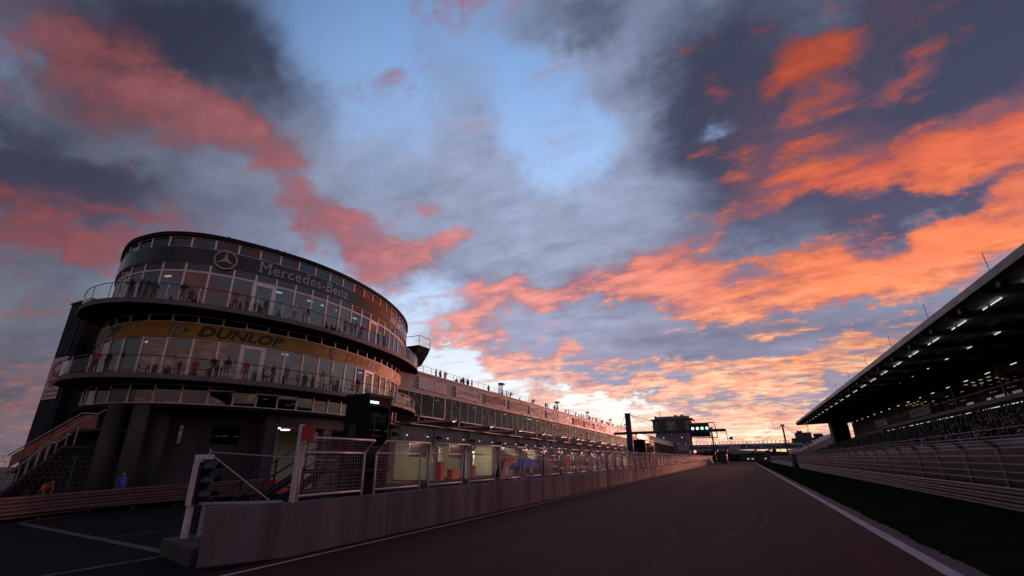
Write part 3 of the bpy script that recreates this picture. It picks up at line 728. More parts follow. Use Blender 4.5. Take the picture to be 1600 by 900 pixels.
# railings of the two terraces
M_RAIL = mat('blue grey handrail', (0.075, 0.09, 0.12), 0.35, 0.5, 0.1, 3.0)
M_POST = mat('rail post', (0.70, 0.58, 0.60), 0.4, 0.3, 0.1, 3.0)
def railing(z, t0, t1, step=2.05):
    root = MB(); pts = [SCURVE.off(t0 + (t1 - t0) * i / 90, -.12) for i in range(91)]
    root.tube([(p.x, p.y, z + 1.24) for p in pts], .035, 6)
    rl = root.build('railing', M_RAIL, ROT, True)
    n = int((t1 - t0) / step)
    for i in range(n + 1):
        t = t0 + (t1 - t0) * i / n
        p = SCURVE.off(t, -.12); q = SCURVE.nor(t); d = Vector((-q.y, q.x))
        mb = MB(); mb.bar((p.x, p.y, z), (p.x, p.y, z + 1.22), .055)
        for zz_ in (.32, .95): mb.bar((p.x - d.x * .1 + q.x * .04, p.y - d.y * .1 + q.y * .04, z + zz_), (p.x + d.x * .1 + q.x * .04, p.y + d.y * .1 + q.y * .04, z + zz_), .03)
        mb.build('post', M_POST, rl)
        if i < n:
            t2 = t0 + (t1 - t0) * (i + 1) / n
            a = SCURVE.off(t + .06, -.08); b = SCURVE.off(t2 - .06, -.08)
            g_ = MB(); g_.add([(a.x, a.y, z + .1), (b.x, b.y, z + .1), (b.x, b.y, z + 1.05), (a.x, a.y, z + 1.05)], [(0, 1, 2, 3)]); g_.build('glass_panel', M_RGLASS, rl)
ZT2, ZT1 = 14.13, 8.63
railing(ZT2, 5.2, SCURVE.len - 6)
railing(ZT1, 5.2, SCURVE.len - 5)
# lettering wound round the bands
def onW(s0, z0, o, slant=0.0):
    def f(u, h):
        p = WC.off(s0 + u + slant * h, o); return (p.x, p.y, z0 + h)
    return f
M_LETTER = mat('grey sign letters', (0.46, 0.39, 0.43), 0.5, 0.1)
M_LETB = mat('black sign letters', (0.012, 0.012, 0.012), 0.5)
M_LETR = mat('faded red sign letters', (0.16, 0.05, 0.03), 0.55)
def serif(mb, place, xs, w, y, t):
    for x in xs:
        mb.add([place(x - w, y), place(x + w, y), place(x + w, y + t), place(x - w, y + t)], [(0, 1, 2, 3)])
mb = MB(); pl = onW(23.5, 18.44, .225)
lettering(mb, 'Mercedes-Benz', pl, 9.3, .98, .0, 0, 1.06)

def letter_span(word, i):
    full = text_geo(word, .0, 0, 1.06)[2]
    r_ = text_geo(word[:i + 1], .0, 0, 1.06)[2] / full * 9.3; return r_ - text_geo(word[i], .0, 0, 1.06)[2] / full * 9.3, r_
word = 'Mercedes-Benz'
for i, stems in ((0, 'lLrR'), (2, 'l'), (5, 'rR'), (9, 'lL'), (11, 'lr')):
    a_, b_ = letter_span(word, i)
    for q in stems: serif(mb, pl, ((a_ + .07) if q in 'lL' else (b_ - .07),), .17, 0.0 if q in 'lr' else .90, .08)
mb.build('sign_lettering', M_LETTER, ROT)
mb = MB(); cs, cz, rr = 20.85, 18.86, .86
N = 40
vs = []
for i in range(N):
    t = 2 * math.pi * i / N
    for r_ in (rr, rr * .88):
        p = WC.off(cs + math.cos(t) * r_, .235); vs.append((p.x, p.y, cz + math.sin(t) * r_))
mb.add(vs, [(2 * i, 2 * ((i + 1) % N), 2 * ((i + 1) % N) + 1, 2 * i + 1) for i in range(N)])
for a in (90, 210, 330):
    tip = (math.cos(R(a)) * rr * .88, math.sin(R(a)) * rr * .88)
    for sgn in (-1, 1):
        s1 = (math.cos(R(a + 60 * sgn)) * rr * .16, math.sin(R(a + 60 * sgn)) * rr * .16)
        q = [tip, s1, (0, 0)]
        pts = []
        for (u, h) in q:
            p = WC.off(cs + u, .24); pts.append((p.x, p.y, cz + h))
        mb.add(pts, [(0, 1, 2)])
mb.build('sign_emblem', M_LETTER, ROT)
mb = MB(); pl = onW(41.7, 18.5, .225, .28)
for i in range(5): mb.add([pl(.1 + i * .42, 0), pl(.36 + i * .42, 0), pl(.36 + i * .42, .8), pl(.1 + i * .42, .8)], [(0, 1, 2, 3)])
lettering(mb, 'AMG', onW(44.1, 18.5, .225), 2.6, .8, .03, .15)
mb.build('sign_lettering', M_LETTER, ROT)
M_EMR = mat('sign red', (0.30, 0.03, 0.03), 0.5); M_EMW = mat('sign white', (0.30, 0.28, 0.27), 0.5); M_EMK = mat('sign arrow grey', (0.05, 0.055, 0.06), 0.5)
def flying(cs, cz, r):
    mb = MB()
    def pt(u, h, o=.18):
        p = WC.off(cs + u, o); return (p.x, p.y, cz + h)
    mb.add([pt(r * .2, r * 1.0), pt(r * 1.95, -.05), pt(-r * .5, -r * 1.35), pt(-r * .2, -r * .5)], [(0, 1, 2, 3)], 2)
    n_ = 24; mb.add([pt(r * 1.08 * math.cos(2 * math.pi * i / n_), r * 1.08 * math.sin(2 * math.pi * i / n_), .187) for i in range(n_)], [tuple(range(n_))], 2)
    mb.add([pt(r * .95 * math.cos(2 * math.pi * i / n_), r * .95 * math.sin(2 * math.pi * i / n_), .194) for i in range(n_)], [tuple(range(n_))], 0)
    lettering(mb, 'D', lambda u, h: pt(-r * .5 + u, -r * .42 + h, .203), r * 1.0, r * .85, .06, .2, 1, 1)
    mb.build('sign_emblem', [M_EMW, M_EMR, M_EMK], ROT)
flying(18.75, 12.5, .42); flying(31.95, 12.5, .42)
mb = MB(); lettering(mb, 'DUNLOP', onW(20.05, 12.08, .18), 6.5, .80, .045, .25, 1.05); mb.build('sign_lettering', M_LETB, ROT)
mb = MB(); lettering(mb, 'DUNLOP', onW(33.6, 12.08, .18), 6.9, .80, .045, .25, 1.05); mb.build('sign_lettering', M_LETR, ROT)
mb = MB(); lettering(mb, 'DUNLOP', onW(8.2, 12.08, .18), 5.9, .80, .045, .25, 1.05); mb.build('sign_lettering', M_LETB, ROT)
# ground storey: round columns, set back wall, open bays with light
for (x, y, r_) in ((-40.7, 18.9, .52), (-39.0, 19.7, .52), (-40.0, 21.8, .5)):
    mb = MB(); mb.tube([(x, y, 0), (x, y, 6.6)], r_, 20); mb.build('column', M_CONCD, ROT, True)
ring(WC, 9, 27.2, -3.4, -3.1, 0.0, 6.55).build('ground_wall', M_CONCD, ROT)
for s0, s1 in ((17.6, 20.6), (23.0, 25.4)):
    a = WC.off(s0, -3.08); b = WC.off(s1, -3.08)
    w_ = MB().panel(a, b, 4.0, 5.5, 0.0, .05).build('window', M_DARK, ROT)
    MB().panel(a.lerp(b, .03), b.lerp(a, .03), 4.06, 5.44, .052, .06).build('pane', M_DGLASS, w_)
for s0 in (26.6, 32.7):
    a = WC.off(s0, -.9); b = WC.off(s0 + 1.05, -.9)
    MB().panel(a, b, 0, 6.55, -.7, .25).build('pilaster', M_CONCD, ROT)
M_GAR = mat('garage wall cream', (0.58, 0.55, 0.42), 0.85, 0.0, 0.12, 0.6)
M_GARF = mat('garage floor', (0.14, 0.125, 0.09), 0.6, 0.0, 0.2, 0.8)
ring(WC, 27.0, 40.5, -8.2, -8.0, 0.0, 5.9, 30).build('garage_back_wall', M_GAR, ROT)
ring(WC, 27.5, 40.5, -8.0, -.6, 5.55, 5.7, 30).build('garage_ceiling', M_GAR, ROT)
ring(WC, 27.5, 40.5, -8.0, -.6, 0.01, 0.05, 30).build('garage_floor', M_GARF, ROT)
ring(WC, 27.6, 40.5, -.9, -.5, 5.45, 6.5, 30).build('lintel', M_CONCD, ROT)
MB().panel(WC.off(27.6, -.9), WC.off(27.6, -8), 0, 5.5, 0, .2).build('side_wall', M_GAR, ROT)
MB().panel(WC.off(31.0, -1.3), WC.off(32.6, -1.3), 0, 5.2, 0, .12).build('shutter_panel', M_GAR, ROT)
for s0, o in ((29.0, -3.0), (31.5, -4.5), (36.0, -3.5)):
    p = WC.off(s0, o); MB().box((p.x - .3, p.y - .3, 5.42), (p.x + .3, p.y + .3, 5.52)).build('ceiling_lamp', M_LAMP, ROT)
# balcony on the far shoulder of the tower
bz = 19.0
mb = MB(); xa, xb, yb_ = -46.5, -41.9, 56.0
mb.add([(xa, yb_, bz), (xb, yb_, bz), (xb, yb_ + 3, bz), (xa, yb_ + 3, bz), (xa, yb_, bz - 3.0), (xb - 1.6, yb_, bz - 2.6), (xb - .4, yb_, bz - .9), (xb - 1.6, yb_ + 3, bz - 2.6), (xa, yb_ + 3, bz - 3.0), (xb - .4, yb_ + 3, bz - .9)],
       [(0, 1, 2, 3), (0, 4, 5, 6, 1), (3, 2, 9, 7, 8), (1, 6, 9, 2), (6, 5, 7, 9), (5, 4, 8, 7), (0, 3, 8, 4)])
bal = mb.build('balcony', M_DARK, ROT)
mb = MB(); top = bz + 1.5
mb.bar((xa, yb_ + .1, top), (xb - .05, yb_ + .1, top), .08); mb.bar((xb - .05, yb_ + .1, top), (xb - .05, yb_ + 2.9, top), .08)
for p in ((xb - .05, yb_ + .1), (xb - .05, yb_ + 2.9)): mb.bar((p[0], p[1], bz), (p[0], p[1], top), .07)
mb.build('balcony_rail', M_STEEL, bal)

# ------------------------------------------------------------------ dark stair tower beside it, with the club banner
TW = thing('stair_tower', 'tall plain dark stair tower with a pale club banner at the left', 'tower', (-54.5, 20.5, 0))
mb = MB(); mb.box((-57.2, 20.5, 0), (-53.6, 30, 17.25)); mb.build('wall', M_NAVY, TW)
mb = MB(); mb.box((-57.3, 20.4, 17.25), (-53.5, 30.1, 17.4)); mb.build('coping', M_SLAB, TW)
mb = MB(); mb.box((-53.6, 21.2, 0), (-44.0, 29, 13.7)); mb.build('wall', M_NAVY, TW)
mb = MB(); mb.box((-55.0, 20.44, 12.2), (-54.7, 20.5, 15.0)); mb.build('vent', M_BLACK, TW)
mb = MB(); mb.quad((-57.10, 20.44, 11.9), (-54.3, 20.44, 11.9), (-54.3, 20.44, 8.1), (-57.10, 20.44, 8.1)); bn = mb.build('banner', mat('pale banner', (0.62, 0.55, 0.58), 0.7, 0, .1, 1.0), TW)
mb = MB(); cx, cz, r_ = -55.55, 10.35, 1.25
def arc(r0, r1, a0, a1, n_=36, y=20.425):
    vs = []
    for i in range(n_ + 1):
        t = R(a0 + (a1 - a0) * i / n_)
        vs += [(cx + math.cos(t) * r0, y, cz + math.sin(t) * r0), (cx + math.cos(t) * r1, y, cz + math.sin(t) * r1)]
    mb.add(vs, [(2 * i, 2 * i + 1, 2 * i + 3, 2 * i + 2) for i in range(n_)])
arc(1.17, 1.25, 0, 360); arc(.9, 1.1, 20, 160)
t0 = [(cx + math.cos(R(a)) * 1.08, 20.425, cz + math.sin(R(a)) * 1.08) for a in range(205, 336, 10)]
mb.add(t0, [tuple(range(len(t0)))])
lettering(mb, 'AvD', lambda u, h: (cx - .95 + u, 20.42, cz - .28 + h), 1.9, .62, .05)
lettering(mb, 'Automobilclub', lambda u, h: (cx - 1.1 + u, 20.42, cz - 1.62 + h), 2.3, .2)
lettering(mb, 'von Deutschland', lambda u, h: (cx - 1.25 + u, 20.42, cz - 2.02 + h), 2.4, .2)
mb.build('club_emblem', mat('banner red', (0.42, 0.06, 0.06), 0.7), bn)

# outside stair rising to the tower
ST = thing('outside_staircase', 'outside staircase with orange side panels and thin handrails below the round building', 'staircase', (-46, 18, 0))
def stair(x0, z0, x1, z1, y0, y1, n=14):
    mb = MB()
    for i in range(n):
        xa = x0 + (x1 - x0) * i / n; xb = x0 + (x1 - x0) * (i + 1) / n; z = z0 + (z1 - z0) * (i + 1) / n
        mb.box((xa, y0, z - .2), (xb, y1, z))
    return mb
stair(-52.5, 2.0, -43.6, 5.0, 18.3, 20.2, 16).build('flight', M_CONCD, ST)
MB().box((-43.6, 18.3, 4.8), (-40.8, 20.4, 5.0)).build('landing', M_CONCD, ST)
stair(-49.5, .2, -41.5, 3.8, 16.9, 18.1, 18).build('flight', M_CONCD, ST)
M_SPAN = mat('rust orange panel', (0.34, 0.085, 0.045), 0.6, 0.1, 0.18, 2.0)
pr = [(-52.5, 3.4), (-43.5, 6.05), (-41.3, 5.9)]
for (xa, za), (xb, zb) in zip(pr, pr[1:]):
    n = 5 if xb - xa > 5 else 1
    for i in range(n):
        u0, u1 = i / n, (i + 1) / n - .015
        mb = MB(); X0 = xa + (xb - xa) * u0; X1 = xa + (xb - xa) * u1; Z0 = za + (zb - za) * u0; Z1 = za + (zb - za) * u1
        mb.add([(X0, 18.25, Z0 - 1.0), (X1, 18.25, Z1 - 1.0), (X1, 18.25, Z1 - .05), (X0, 18.25, Z0 - .05), (X0, 18.29, Z0 - 1.0), (X1, 18.29, Z1 - 1.0), (X1, 18.29, Z1 - .05), (X0, 18.29, Z0 - .05)],
               [(0, 1, 2, 3), (7, 6, 5, 4), (0, 4, 5, 1), (2, 6, 7, 3), (1, 5, 6, 2), (0, 3, 7, 4)])
        mb.build('side_panel', M_SPAN, ST)
mb = MB()
mb.tube([(-53.0, 18.2, 3.35), (-43.5, 18.2, 6.12), (-41.3, 18.2, 5.95), (-40.5, 18.2, 6.2)], .05, 6)
mb.tube([(-48.5, 17.6, 2.7), (-45.0, 17.6, 4.4), (-41.0, 17.6, 5.7)], .05, 6)
mb.tube([(-49.5, 16.9, 1.4), (-43.5, 16.9, 4.0), (-42.6, 16.9, 4.0), (-41.2, 16.9, 4.5)], .05, 6)
for i in range(6):
    x = -47.8 + i * 1.15; z = 2.7 + (x + 48.5) * .37; mb.bar((x, 17.6, z - 1.2), (x, 17.6, z), .05)
for i in range(6):
    x = -49.0 + i * 1.1; z = 1.4 + (x + 49.5) * .433; mb.bar((x, 16.9, z - 1.1), (x, 16.9, z), .05)
mb.build('handrail', M_STEEL, ST)
# ------------------------------------------------------------------ long pit building (falls gently with the straight)
FX = -39.4
TILT = (-0.0125, 0, 0)
PB = thing('pit_building', 'long two storey pit building with sponsor boards and lit garages', 'building', (FX, 50, 0), rot=TILT)
def Z_at(y, z): return z - 0.0125 * (y - 50)
Y0, Y1, PITCH = 44.0, 196.0, 9.75
NB = 15
M_COPE = mat('pink grey coping', (0.62, 0.50, 0.48), 0.55, 0.1, 0.08, 2.0)
MB().box((FX - 12, Y0, 13.3), (FX - .3, Y1, 13.4)).build('roof_deck', M_CONCD, PB)
MB().box((FX - .3, Y0, 11.45), (FX, Y1, 14.12)).build('parapet', M_CLAD, PB)
MB().box((FX - .36, Y0, 14.12), (FX + .14, Y1, 14.34)).build('coping', M_COPE, PB)
MB().box((FX - 12, Y0, 0), (FX - 11.7, Y1, 14)).build('back_wall', M_CONCD, PB)
MB().box((FX - .35, Y0, 7.25), (FX - .02, Y1, 8.3)).build('fascia', mat('matt black fascia', (.012, .012, .013), .9, 0, .2, 1.0, spec=.05), PB)
mb = MB()
mb.box((FX - .04, Y0, 7.18), (FX + .08, Y1, 7.27)); 
mb.build('fascia_rail', M_FRAME, PB)
MB().box((FX - .04, Y0, 8.28), (FX + .08, Y1, 8.38)).build('fascia_rail', M_FRAME, PB)
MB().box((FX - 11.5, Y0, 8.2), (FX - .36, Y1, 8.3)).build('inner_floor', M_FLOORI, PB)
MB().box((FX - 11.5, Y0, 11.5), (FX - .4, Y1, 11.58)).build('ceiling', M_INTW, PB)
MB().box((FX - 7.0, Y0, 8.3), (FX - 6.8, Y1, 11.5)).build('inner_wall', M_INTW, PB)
MB().box((FX - .9, Y0, 5.08), (FX - .55, Y1, 7.2)).build('lintel_wall', mat('render wall', (0.21, 0.175, 0.165), 0.85, 0, .15, .6, (1, 1, .4)), PB)
MB().box((FX - 9.5, Y0, 5.4), (FX - .91, Y1, 5.5)).build('garage_ceiling', M_GAR, PB)
MB().box((FX - 9.6, Y0, 0), (FX - 9.4, Y1, 5.4)).build('garage_back_wall', M_GAR, PB)
MB().box((FX - 9.4, Y0, -.3), (FX - .4, Y1, 0.05)).build('garage_floor', M_GARF, PB)
# first floor windows, recessed a little, four to a bay
def pit_window(y0, y1, z0, z1, gm, x=FX):
    mb = MB(); f = .06
    mb.box((x - .12, y0, z0), (x + .05, y0 + f, z1)); mb.box((x - .1, y0 + f, z1 - f), (x + .03, y1, z1)); mb.box((x - .1, y0 + f, z0), (x + .03, y1, z0 + f))
    w = mb.build('window', M_FRAME, PB)
    j = rnd.uniform(-.012, .012); k = rnd.uniform(-.008, .008)
    p = MB(); p.add([(x - .03 + j + k, y0 + f, z0 + f), (x - .03 - j + k, y1, z0 + f), (x - .03 - j - k, y1, z1 - f), (x - .03 + j - k, y0 + f, z1 - f)], [(0, 1, 2, 3)])
    p.build('pane', gm, w)
n = 0
y = 48.0
while y < 195:
    step = 2.9 if y < 59 else 2.43
    pit_window(y, min(y + step, 195.9), 8.38, 11.45, M_PDGLASS if y < 59 else M_PGLASS, FX if y < 59 else FX - .25)
    y += step
MB().box((FX - .05, 59.65, 8.38), (FX + .1, 59.8, 11.5)).build('window_post', M_FRAME, PB)
MB().box((FX - .4, 50.2, 8.4), (FX - .3, 51.3, 10.4)).build('pale_door', mat('pale door', (0.34, 0.31, 0.31), 0.7), PB)
# garage bays: pillars, shutters, lamps
M_GLAMPS = [lamp('garage lamp', (1.0, 0.92, 0.70), 190.0), lamp('dim garage lamp', (1.0, 0.90, 0.66), 105.0), lamp('mid garage lamp', (1.0, 0.93, 0.72), 150.0)]
M_SHUT = mat('roller shutter', (0.23, 0.15, 0.15), 0.6, 0.2, 0.12, 1.0, (1, 1, 3.0))
M_CREAM = mat('cream partition', (0.70, 0.66, 0.50), 0.8, 0, .08, .7)
for i in range(NB + 1):
    yp = 48.9 + PITCH * i
    MB().box((FX - 1.3, yp - .6, 0), (FX - .35, yp + .6, 7.2)).build('pillar', M_CONC, PB)
    MB().box((FX - 9.4, yp - .1, 0.05), (FX - 1.3, yp + .1, 5.4)).build('side_wall', M_GAR, PB)
    if i == NB: break
    MB().box((FX - .98, yp + 2.2, 5.2), (FX - .91, yp + 7.0, 5.34)).build('garage_lamp', M_GLAMPS[(i * 2 + i // 3) % 3], PB)
    r = (i * 7 + 3) % 5
    if r in (0, 3): MB().box((FX - 1.1, yp + 4.4, 3.1), (FX - .98, yp + 8.2, 5.35)).build('shutter', M_SHUT, PB)
    if r in (1, 4): MB().box((FX - 1.1, yp + .8, 3.6), (FX - .98, yp + 4.6, 5.35)).build('shutter', M_SHUT, PB)
    MB().box((FX - 3.6, yp + 1.6 + (i % 3) * 1.2, 0.05), (FX - 3.4, yp + 4.2 + (i % 3) * 1.2, 4.3)).build('partition', M_CREAM, PB)
    if i % 2: MB().box((FX - 5.0, yp + 6.4, 0.05), (FX - 4.8, yp + 8.6, 4.8)).build('partition', M_CREAM, PB)
    for dy in (2.6, 7.2):
        mb = MB(); mb.tube([(FX - .2, yp + dy, 5.72), (FX - .2, yp + dy, 5.80)], .10, 10); mb.build('wall_lamp', M_LAMP, PB)
    mb = MB(); mb.box((FX - .35, yp - .25, 5.55), (FX + .15, yp + .25, 5.95)); mb.bar((FX + .1, yp, 5.7), (FX + .45, yp + .1, 5.55), .22); mb.build('floodlight', M_BLACK, PB)
# canopy arms hung on rods from the parapet
for i in range(NB):
    ya = 49.5 + PITCH * i
    mb = MB(); mb.bar((FX - 1.2, ya, 7.12), (-30.9, ya, 7.12), .2, .24); arm = mb.build('canopy_arm', M_STEEL, PB)
    mb = MB(); mb.tube([(-31.0, ya, 7.2), (FX + .05, ya, 13.9)], .035, 5); mb.build('tie_rod', M_STEEL, arm)
    mb = MB(); mb.tube([(-35.3, ya, 7.2), (FX + .05, ya, 13.9)], .03, 5); mb.build('tie_rod', M_STEEL, arm)
    mb = MB(); mb.bar((-36.5, ya, 7.2), (-36.5, ya, 7.9), .12); mb.box((-36.9, ya - .1, 7.85), (-36.1, ya + .1, 7.95)); mb.build('bracket', M_ALU, arm)
    mb = MB(); mb.box((-31.35, ya - .14, 6.90), (-31.1, ya + .14, 6.96)); mb.build('canopy_lamp', M_LAMP, arm)
    mb = MB(); mb.tube([(-33.0, ya, 7.05), (FX, ya, 5.9)], .015, 4); mb.build('stay', M_STEEL, arm)
for ya in (46.0, 55.0):
    pass
# roof railing
mb = MB(); mb.tube([(FX - .1, 46, 15.28), (FX - .1, Y1, 15.28)], .03, 5); mb.tube([(FX - .1, 46, 14.85), (FX - .1, Y1, 14.85)], .018, 4); rl = mb.build('roof_railing', M_STEEL, PB)
for i in range(76): MB().bar((FX - .1, 46 + i * 2.0, 14.3), (FX - .1, 46 + i * 2.0, 15.28), .05).build('post', M_STEEL, rl)
# sponsor boards
M_BW = mat('off white board', (0.60, 0.54, 0.54), 0.6, 0, .06, .8); M_BG = mat('grey board', (0.50, 0.46, 0.48), 0.55, 0, .06, .8)
M_BY = mat('mustard board', (0.42, 0.33, 0.06), 0.6); M_BK = mat('dark brown board', (0.05, 0.03, 0.03), 0.6); M_BO = mat('orange board', (0.55, 0.20, 0.03), 0.6)
M_GRN = mat('green print', (0.10, 0.20, 0.12), 0.6); M_TXT = mat('dark print', (0.09, 0.08, 0.08), 0.6); M_RTX = mat('red print', (0.50, 0.05, 0.04), 0.6); M_PTX = mat('pale print', (0.55, 0.48, 0.46), 0.6); M_PNK = mat('pink print', (0.50, 0.16, 0.18), 0.6)
def board(i, m, w=7.6, y=None):
    y = 52.9 + PITCH * i if y is None else y
    b = MB().box((FX, y, 12.15), (FX + .08, y + w, 13.62)).build('sponsor_board', m, PB)
    mb = MB(); mb.box((FX + .081, y - .08, 12.0), (FX + .12, y, 13.8)); mb.box((FX + .081, y + w, 12.0), (FX + .12, y + w + .08, 13.8)); mb.box((FX + .083, y, 12.0), (FX + .15, y + w, 12.14))
    mb.build('board_frame', M_COPE, b)
    return b, y
def on(y, z, o=.095): return lambda u, h: (FX + o, y + u, z + h)
b, y = board(0, M_BG); MB().box((FX + .081, y + 3.75, 12.16), (FX + .088, y + 3.82, 13.6)).build('seam', M_TXT, b)
b, y = board(1, M_BG); t = MB(); lettering(t, 'ASTON MARTIN', on(y + .7, 12.55), 6.3, .62, .0); t.build('print', M_TXT, b)
b, y = board(2, M_BK)
t = MB(); t.box((FX + .081, y + .02, 13.47), (FX + .09, y + 7.58, 13.61)); t.box((FX + .081, y + .02, 12.16), (FX + .09, y + 7.58, 12.27)); t.build('print', M_RED, b)
t = MB(); u_ = .4
for w_, h_ in ((.4, .5), (.2, .62), (.4, .42), (.45, .62), (.4, .42), (.35, .4), (.4, .55), (.5, .62), (.4, .42), (.2, .62), (.45, .42), (.5, .6), (.4, .4), (.4, .62), (.35, .42)):
    t.box((FX + .081, y + u_, 12.72), (FX + .09, y + u_ + .09, 12.72 + h_)); t.box((FX + .081, y + u_, 12.72), (FX + .09, y + u_ + w_ * .8, 12.80)); t.box((FX + .081, y + u_ + w_ * .65, 12.72), (FX + .0895, y + u_ + w_ * .8, 13.1)); u_ += w_ + .06
for q in range(9): t.box((FX + .081, y + 2.9 + q * .45, 12.38), (FX + .09, y + 3.2 + q * .45, 12.52))
t.build('print', M_PTX, b)
b, y = board(3, M_BY)
t = MB()
for q in range(2):
    for r_ in range(4): t.box((FX + .081, y + .5 + q * 3.7, 12.3 + r_ * .33), (FX + .09, y + 3.3 + q * 3.7 - (r_ % 3) * .3, 12.47 + r_ * .33))
t.build('print', M_GRN, b)
for i in (4, 5):
    b, y = board(i, M_BW, 7.4)
    t = MB(); t.add([on(y + .7, 12.75)(0, 0), on(y + .7, 12.75)(.5, .1), on(y + .7, 12.75)(.9, .5), on(y + .7, 12.75)(.1, .5)], [(0, 1, 2, 3)]); t.box((FX + .085, y + .7, 12.5), (FX + .093, y + 6.6, 12.58)); t.add([on(y + 6.0, 12.62)(0, .45), on(y + 6, 12.62)(.7, 0), on(y + 6, 12.62)(.75, .35), on(y + 6, 12.62)(.2, .6)], [(0, 1, 2, 3)])
    t.build('print', M_RTX, b); t = MB()
    for q in range(10): t.box((FX + .081, y + 1.6 + q * .44, 12.86), (FX + .088, y + 1.86 + q * .44, 13.2 - .1 * (q % 3)))
    t.build('print', M_TXT, b)
b, y = board(7, M_BO); t = MB()
for r_ in range(3): t.box((FX + .081, y + .8, 12.4 + r_ * .36), (FX + .09, y + 6.4 - r_ * .5, 12.55 + r_ * .36))
t.build('print', mat('rust print', (0.40, 0.10, 0.02), .6), b)
b, y = board(8, M_BW, 7.8); t = MB()
for q in range(11): t.box((FX + .081, y + 1 + q * .5, 12.75), (FX + .088, y + 1.34 + q * .5, 13.15 - .12 * (q % 2)))
t.build('print', M_PNK, b)
b, y = board(9, M_BG, 13.5); t = MB(); t.add([on(y + 6.0, 12.4)(0, .1), on(y + 6, 12.4)(4.6, 0), on(y + 6, 12.4)(4.0, 1.0), on(y + 6, 12.4)(.6, 1.1)], [(0, 1, 2, 3)]); t.build('print', M_PNK, b)
# lit strip light behind one pane, seats near the glass
MB().box((FX - 1.2, 92.6, 11.1), (FX - .9, 95.0, 11.24)).build('strip_lamp', M_LAMP, PB)
for i, yy in enumerate((60.6, 72.0, 84.5, 101, 112, 120, 131, 142, 150, 160, 171)):
    MB().box((FX - 2.2, yy, 11.36), (FX - 1.9, yy + .5, 11.45)).build('ceiling_lamp', M_LAMP, PB)
def high_chair():
    t = thing('bar_chair', 'pale high backed chair behind the first floor glass of the pit building', 'chair', (0, 0, 0), 'pale chairs behind the first floor windows')
    mw = mat('pale moulded seat', (0.55, 0.55, 0.58), .5)
    mb = MB(); mb.box((-.25, -.25, .62), (.25, .25, .70)); mb.build('seat', mw, t)
    mb = MB(); mb.add([(-.27, -.25, .68), (-.27, .25, .68), (-.36, .22, 1.35), (-.36, -.22, 1.35), (-.21, -.25, .68), (-.21, .25, .68), (-.31, .22, 1.35), (-.31, -.22, 1.35)], [(0, 1, 2, 3), (4, 7, 6, 5), (0, 4, 5, 1), (1, 5, 6, 2), (2, 6, 7, 3), (3, 7, 4, 0)]); mb.build('backrest', mw, t)
    for sx in (-1, 1):
        for sy in (-1, 1): MB().bar((sx * .2, sy * .2, .62), (sx * .26, sy * .26, 0), .04).build('leg', M_STEEL, t)
    return t
hc = high_chair(); hk = tree_of(hc)
spots = [60.4, 61.7, 62.9, 64.1, 65.2, 66.3, 67.5, 75.5, 77.0, 78.6, 86.5, 88.0, 96.2, 98.0, 103, 105, 108, 116, 118.5]
hc.location = (FX - 1.1, spots[0], Z_at(spots[0], 8.31))
for yy in spots[1:]: dup(hc, (FX - 1.1 - (yy * 3 % 1) * .5, yy, Z_at(yy, 8.31)), (yy * 37 % 1.2) - .6, kids=hk)

# ------------------------------------------------------------------ far wing of the pit building
FW = thing('far_wing_building', 'long lower wing with tall windows glowing orange in the sunset', 'building', (FX, 206, 0), rot=TILT)
MB().box((FX - 12, 204, 0), (FX, 356, 6.0)).build('lower_wall', M_CONC, FW)
MB().box((FX - 12, 204, 10.4), (FX + .3, 356, 12.6)).build('upper_wall', mat('warm cladding', (0.70, 0.52, 0.44), .45, .2, .08, .8), FW)
MB().box((FX - 12.2, 203.8, 12.6), (FX + .6, 356.2, 12.9)).build('coping', M_COPE, FW)
MB().box((FX - 12, 204, 6.0), (FX - .6, 356, 10.4)).build('inner_wall', M_INTW, FW)
M_SUNG = glass('mirror window glass', (0.05, 0.05, 0.05), 0.55, .03, gloss=(1, .92, .85))
for i in range(22):
    y = 206 + i * 6.8
    MB().box((FX - .6, y + 1.1, 6.0), (FX - .06, y + 1.9, 10.4)).build('pier', M_DARK, FW)
    p = MB(); j = rnd.uniform(-.02, .02); p.add([(FX - .1 + j, y + 1.9, 6.0), (FX - .1 - j, y + 6.8, 6.0), (FX - .1 - j, y + 6.8, 10.4), (FX - .1 + j, y + 1.9, 10.4)], [(0, 1, 2, 3)]); p.build('window', M_SUNG, FW)
    MB().box((FX + .3, y, 10.5), (FX + .36, y + .25, 12.5)).build('rib', M_COPE, FW)
# link between the wings
LK = thing('stair_block', 'dark link block between the two wings of the pit building', 'building', (FX, 198, 0), rot=TILT)
MB().box((FX - 10, 196.2, 0), (FX + .05, 203.8, 12.0)).build('wall', M_CLAD, LK)
for i in range(3):
    w_ = MB().box((FX + .05, 196.8 + i * 2.3, 6.2), (FX + .1, 198.6 + i * 2.3, 11.2)).build('window', M_FRAME, LK)
    MB().box((FX + .1, 196.9 + i * 2.3, 6.3), (FX + .12, 198.5 + i * 2.3, 11.1)).build('pane', M_SUNG, w_)

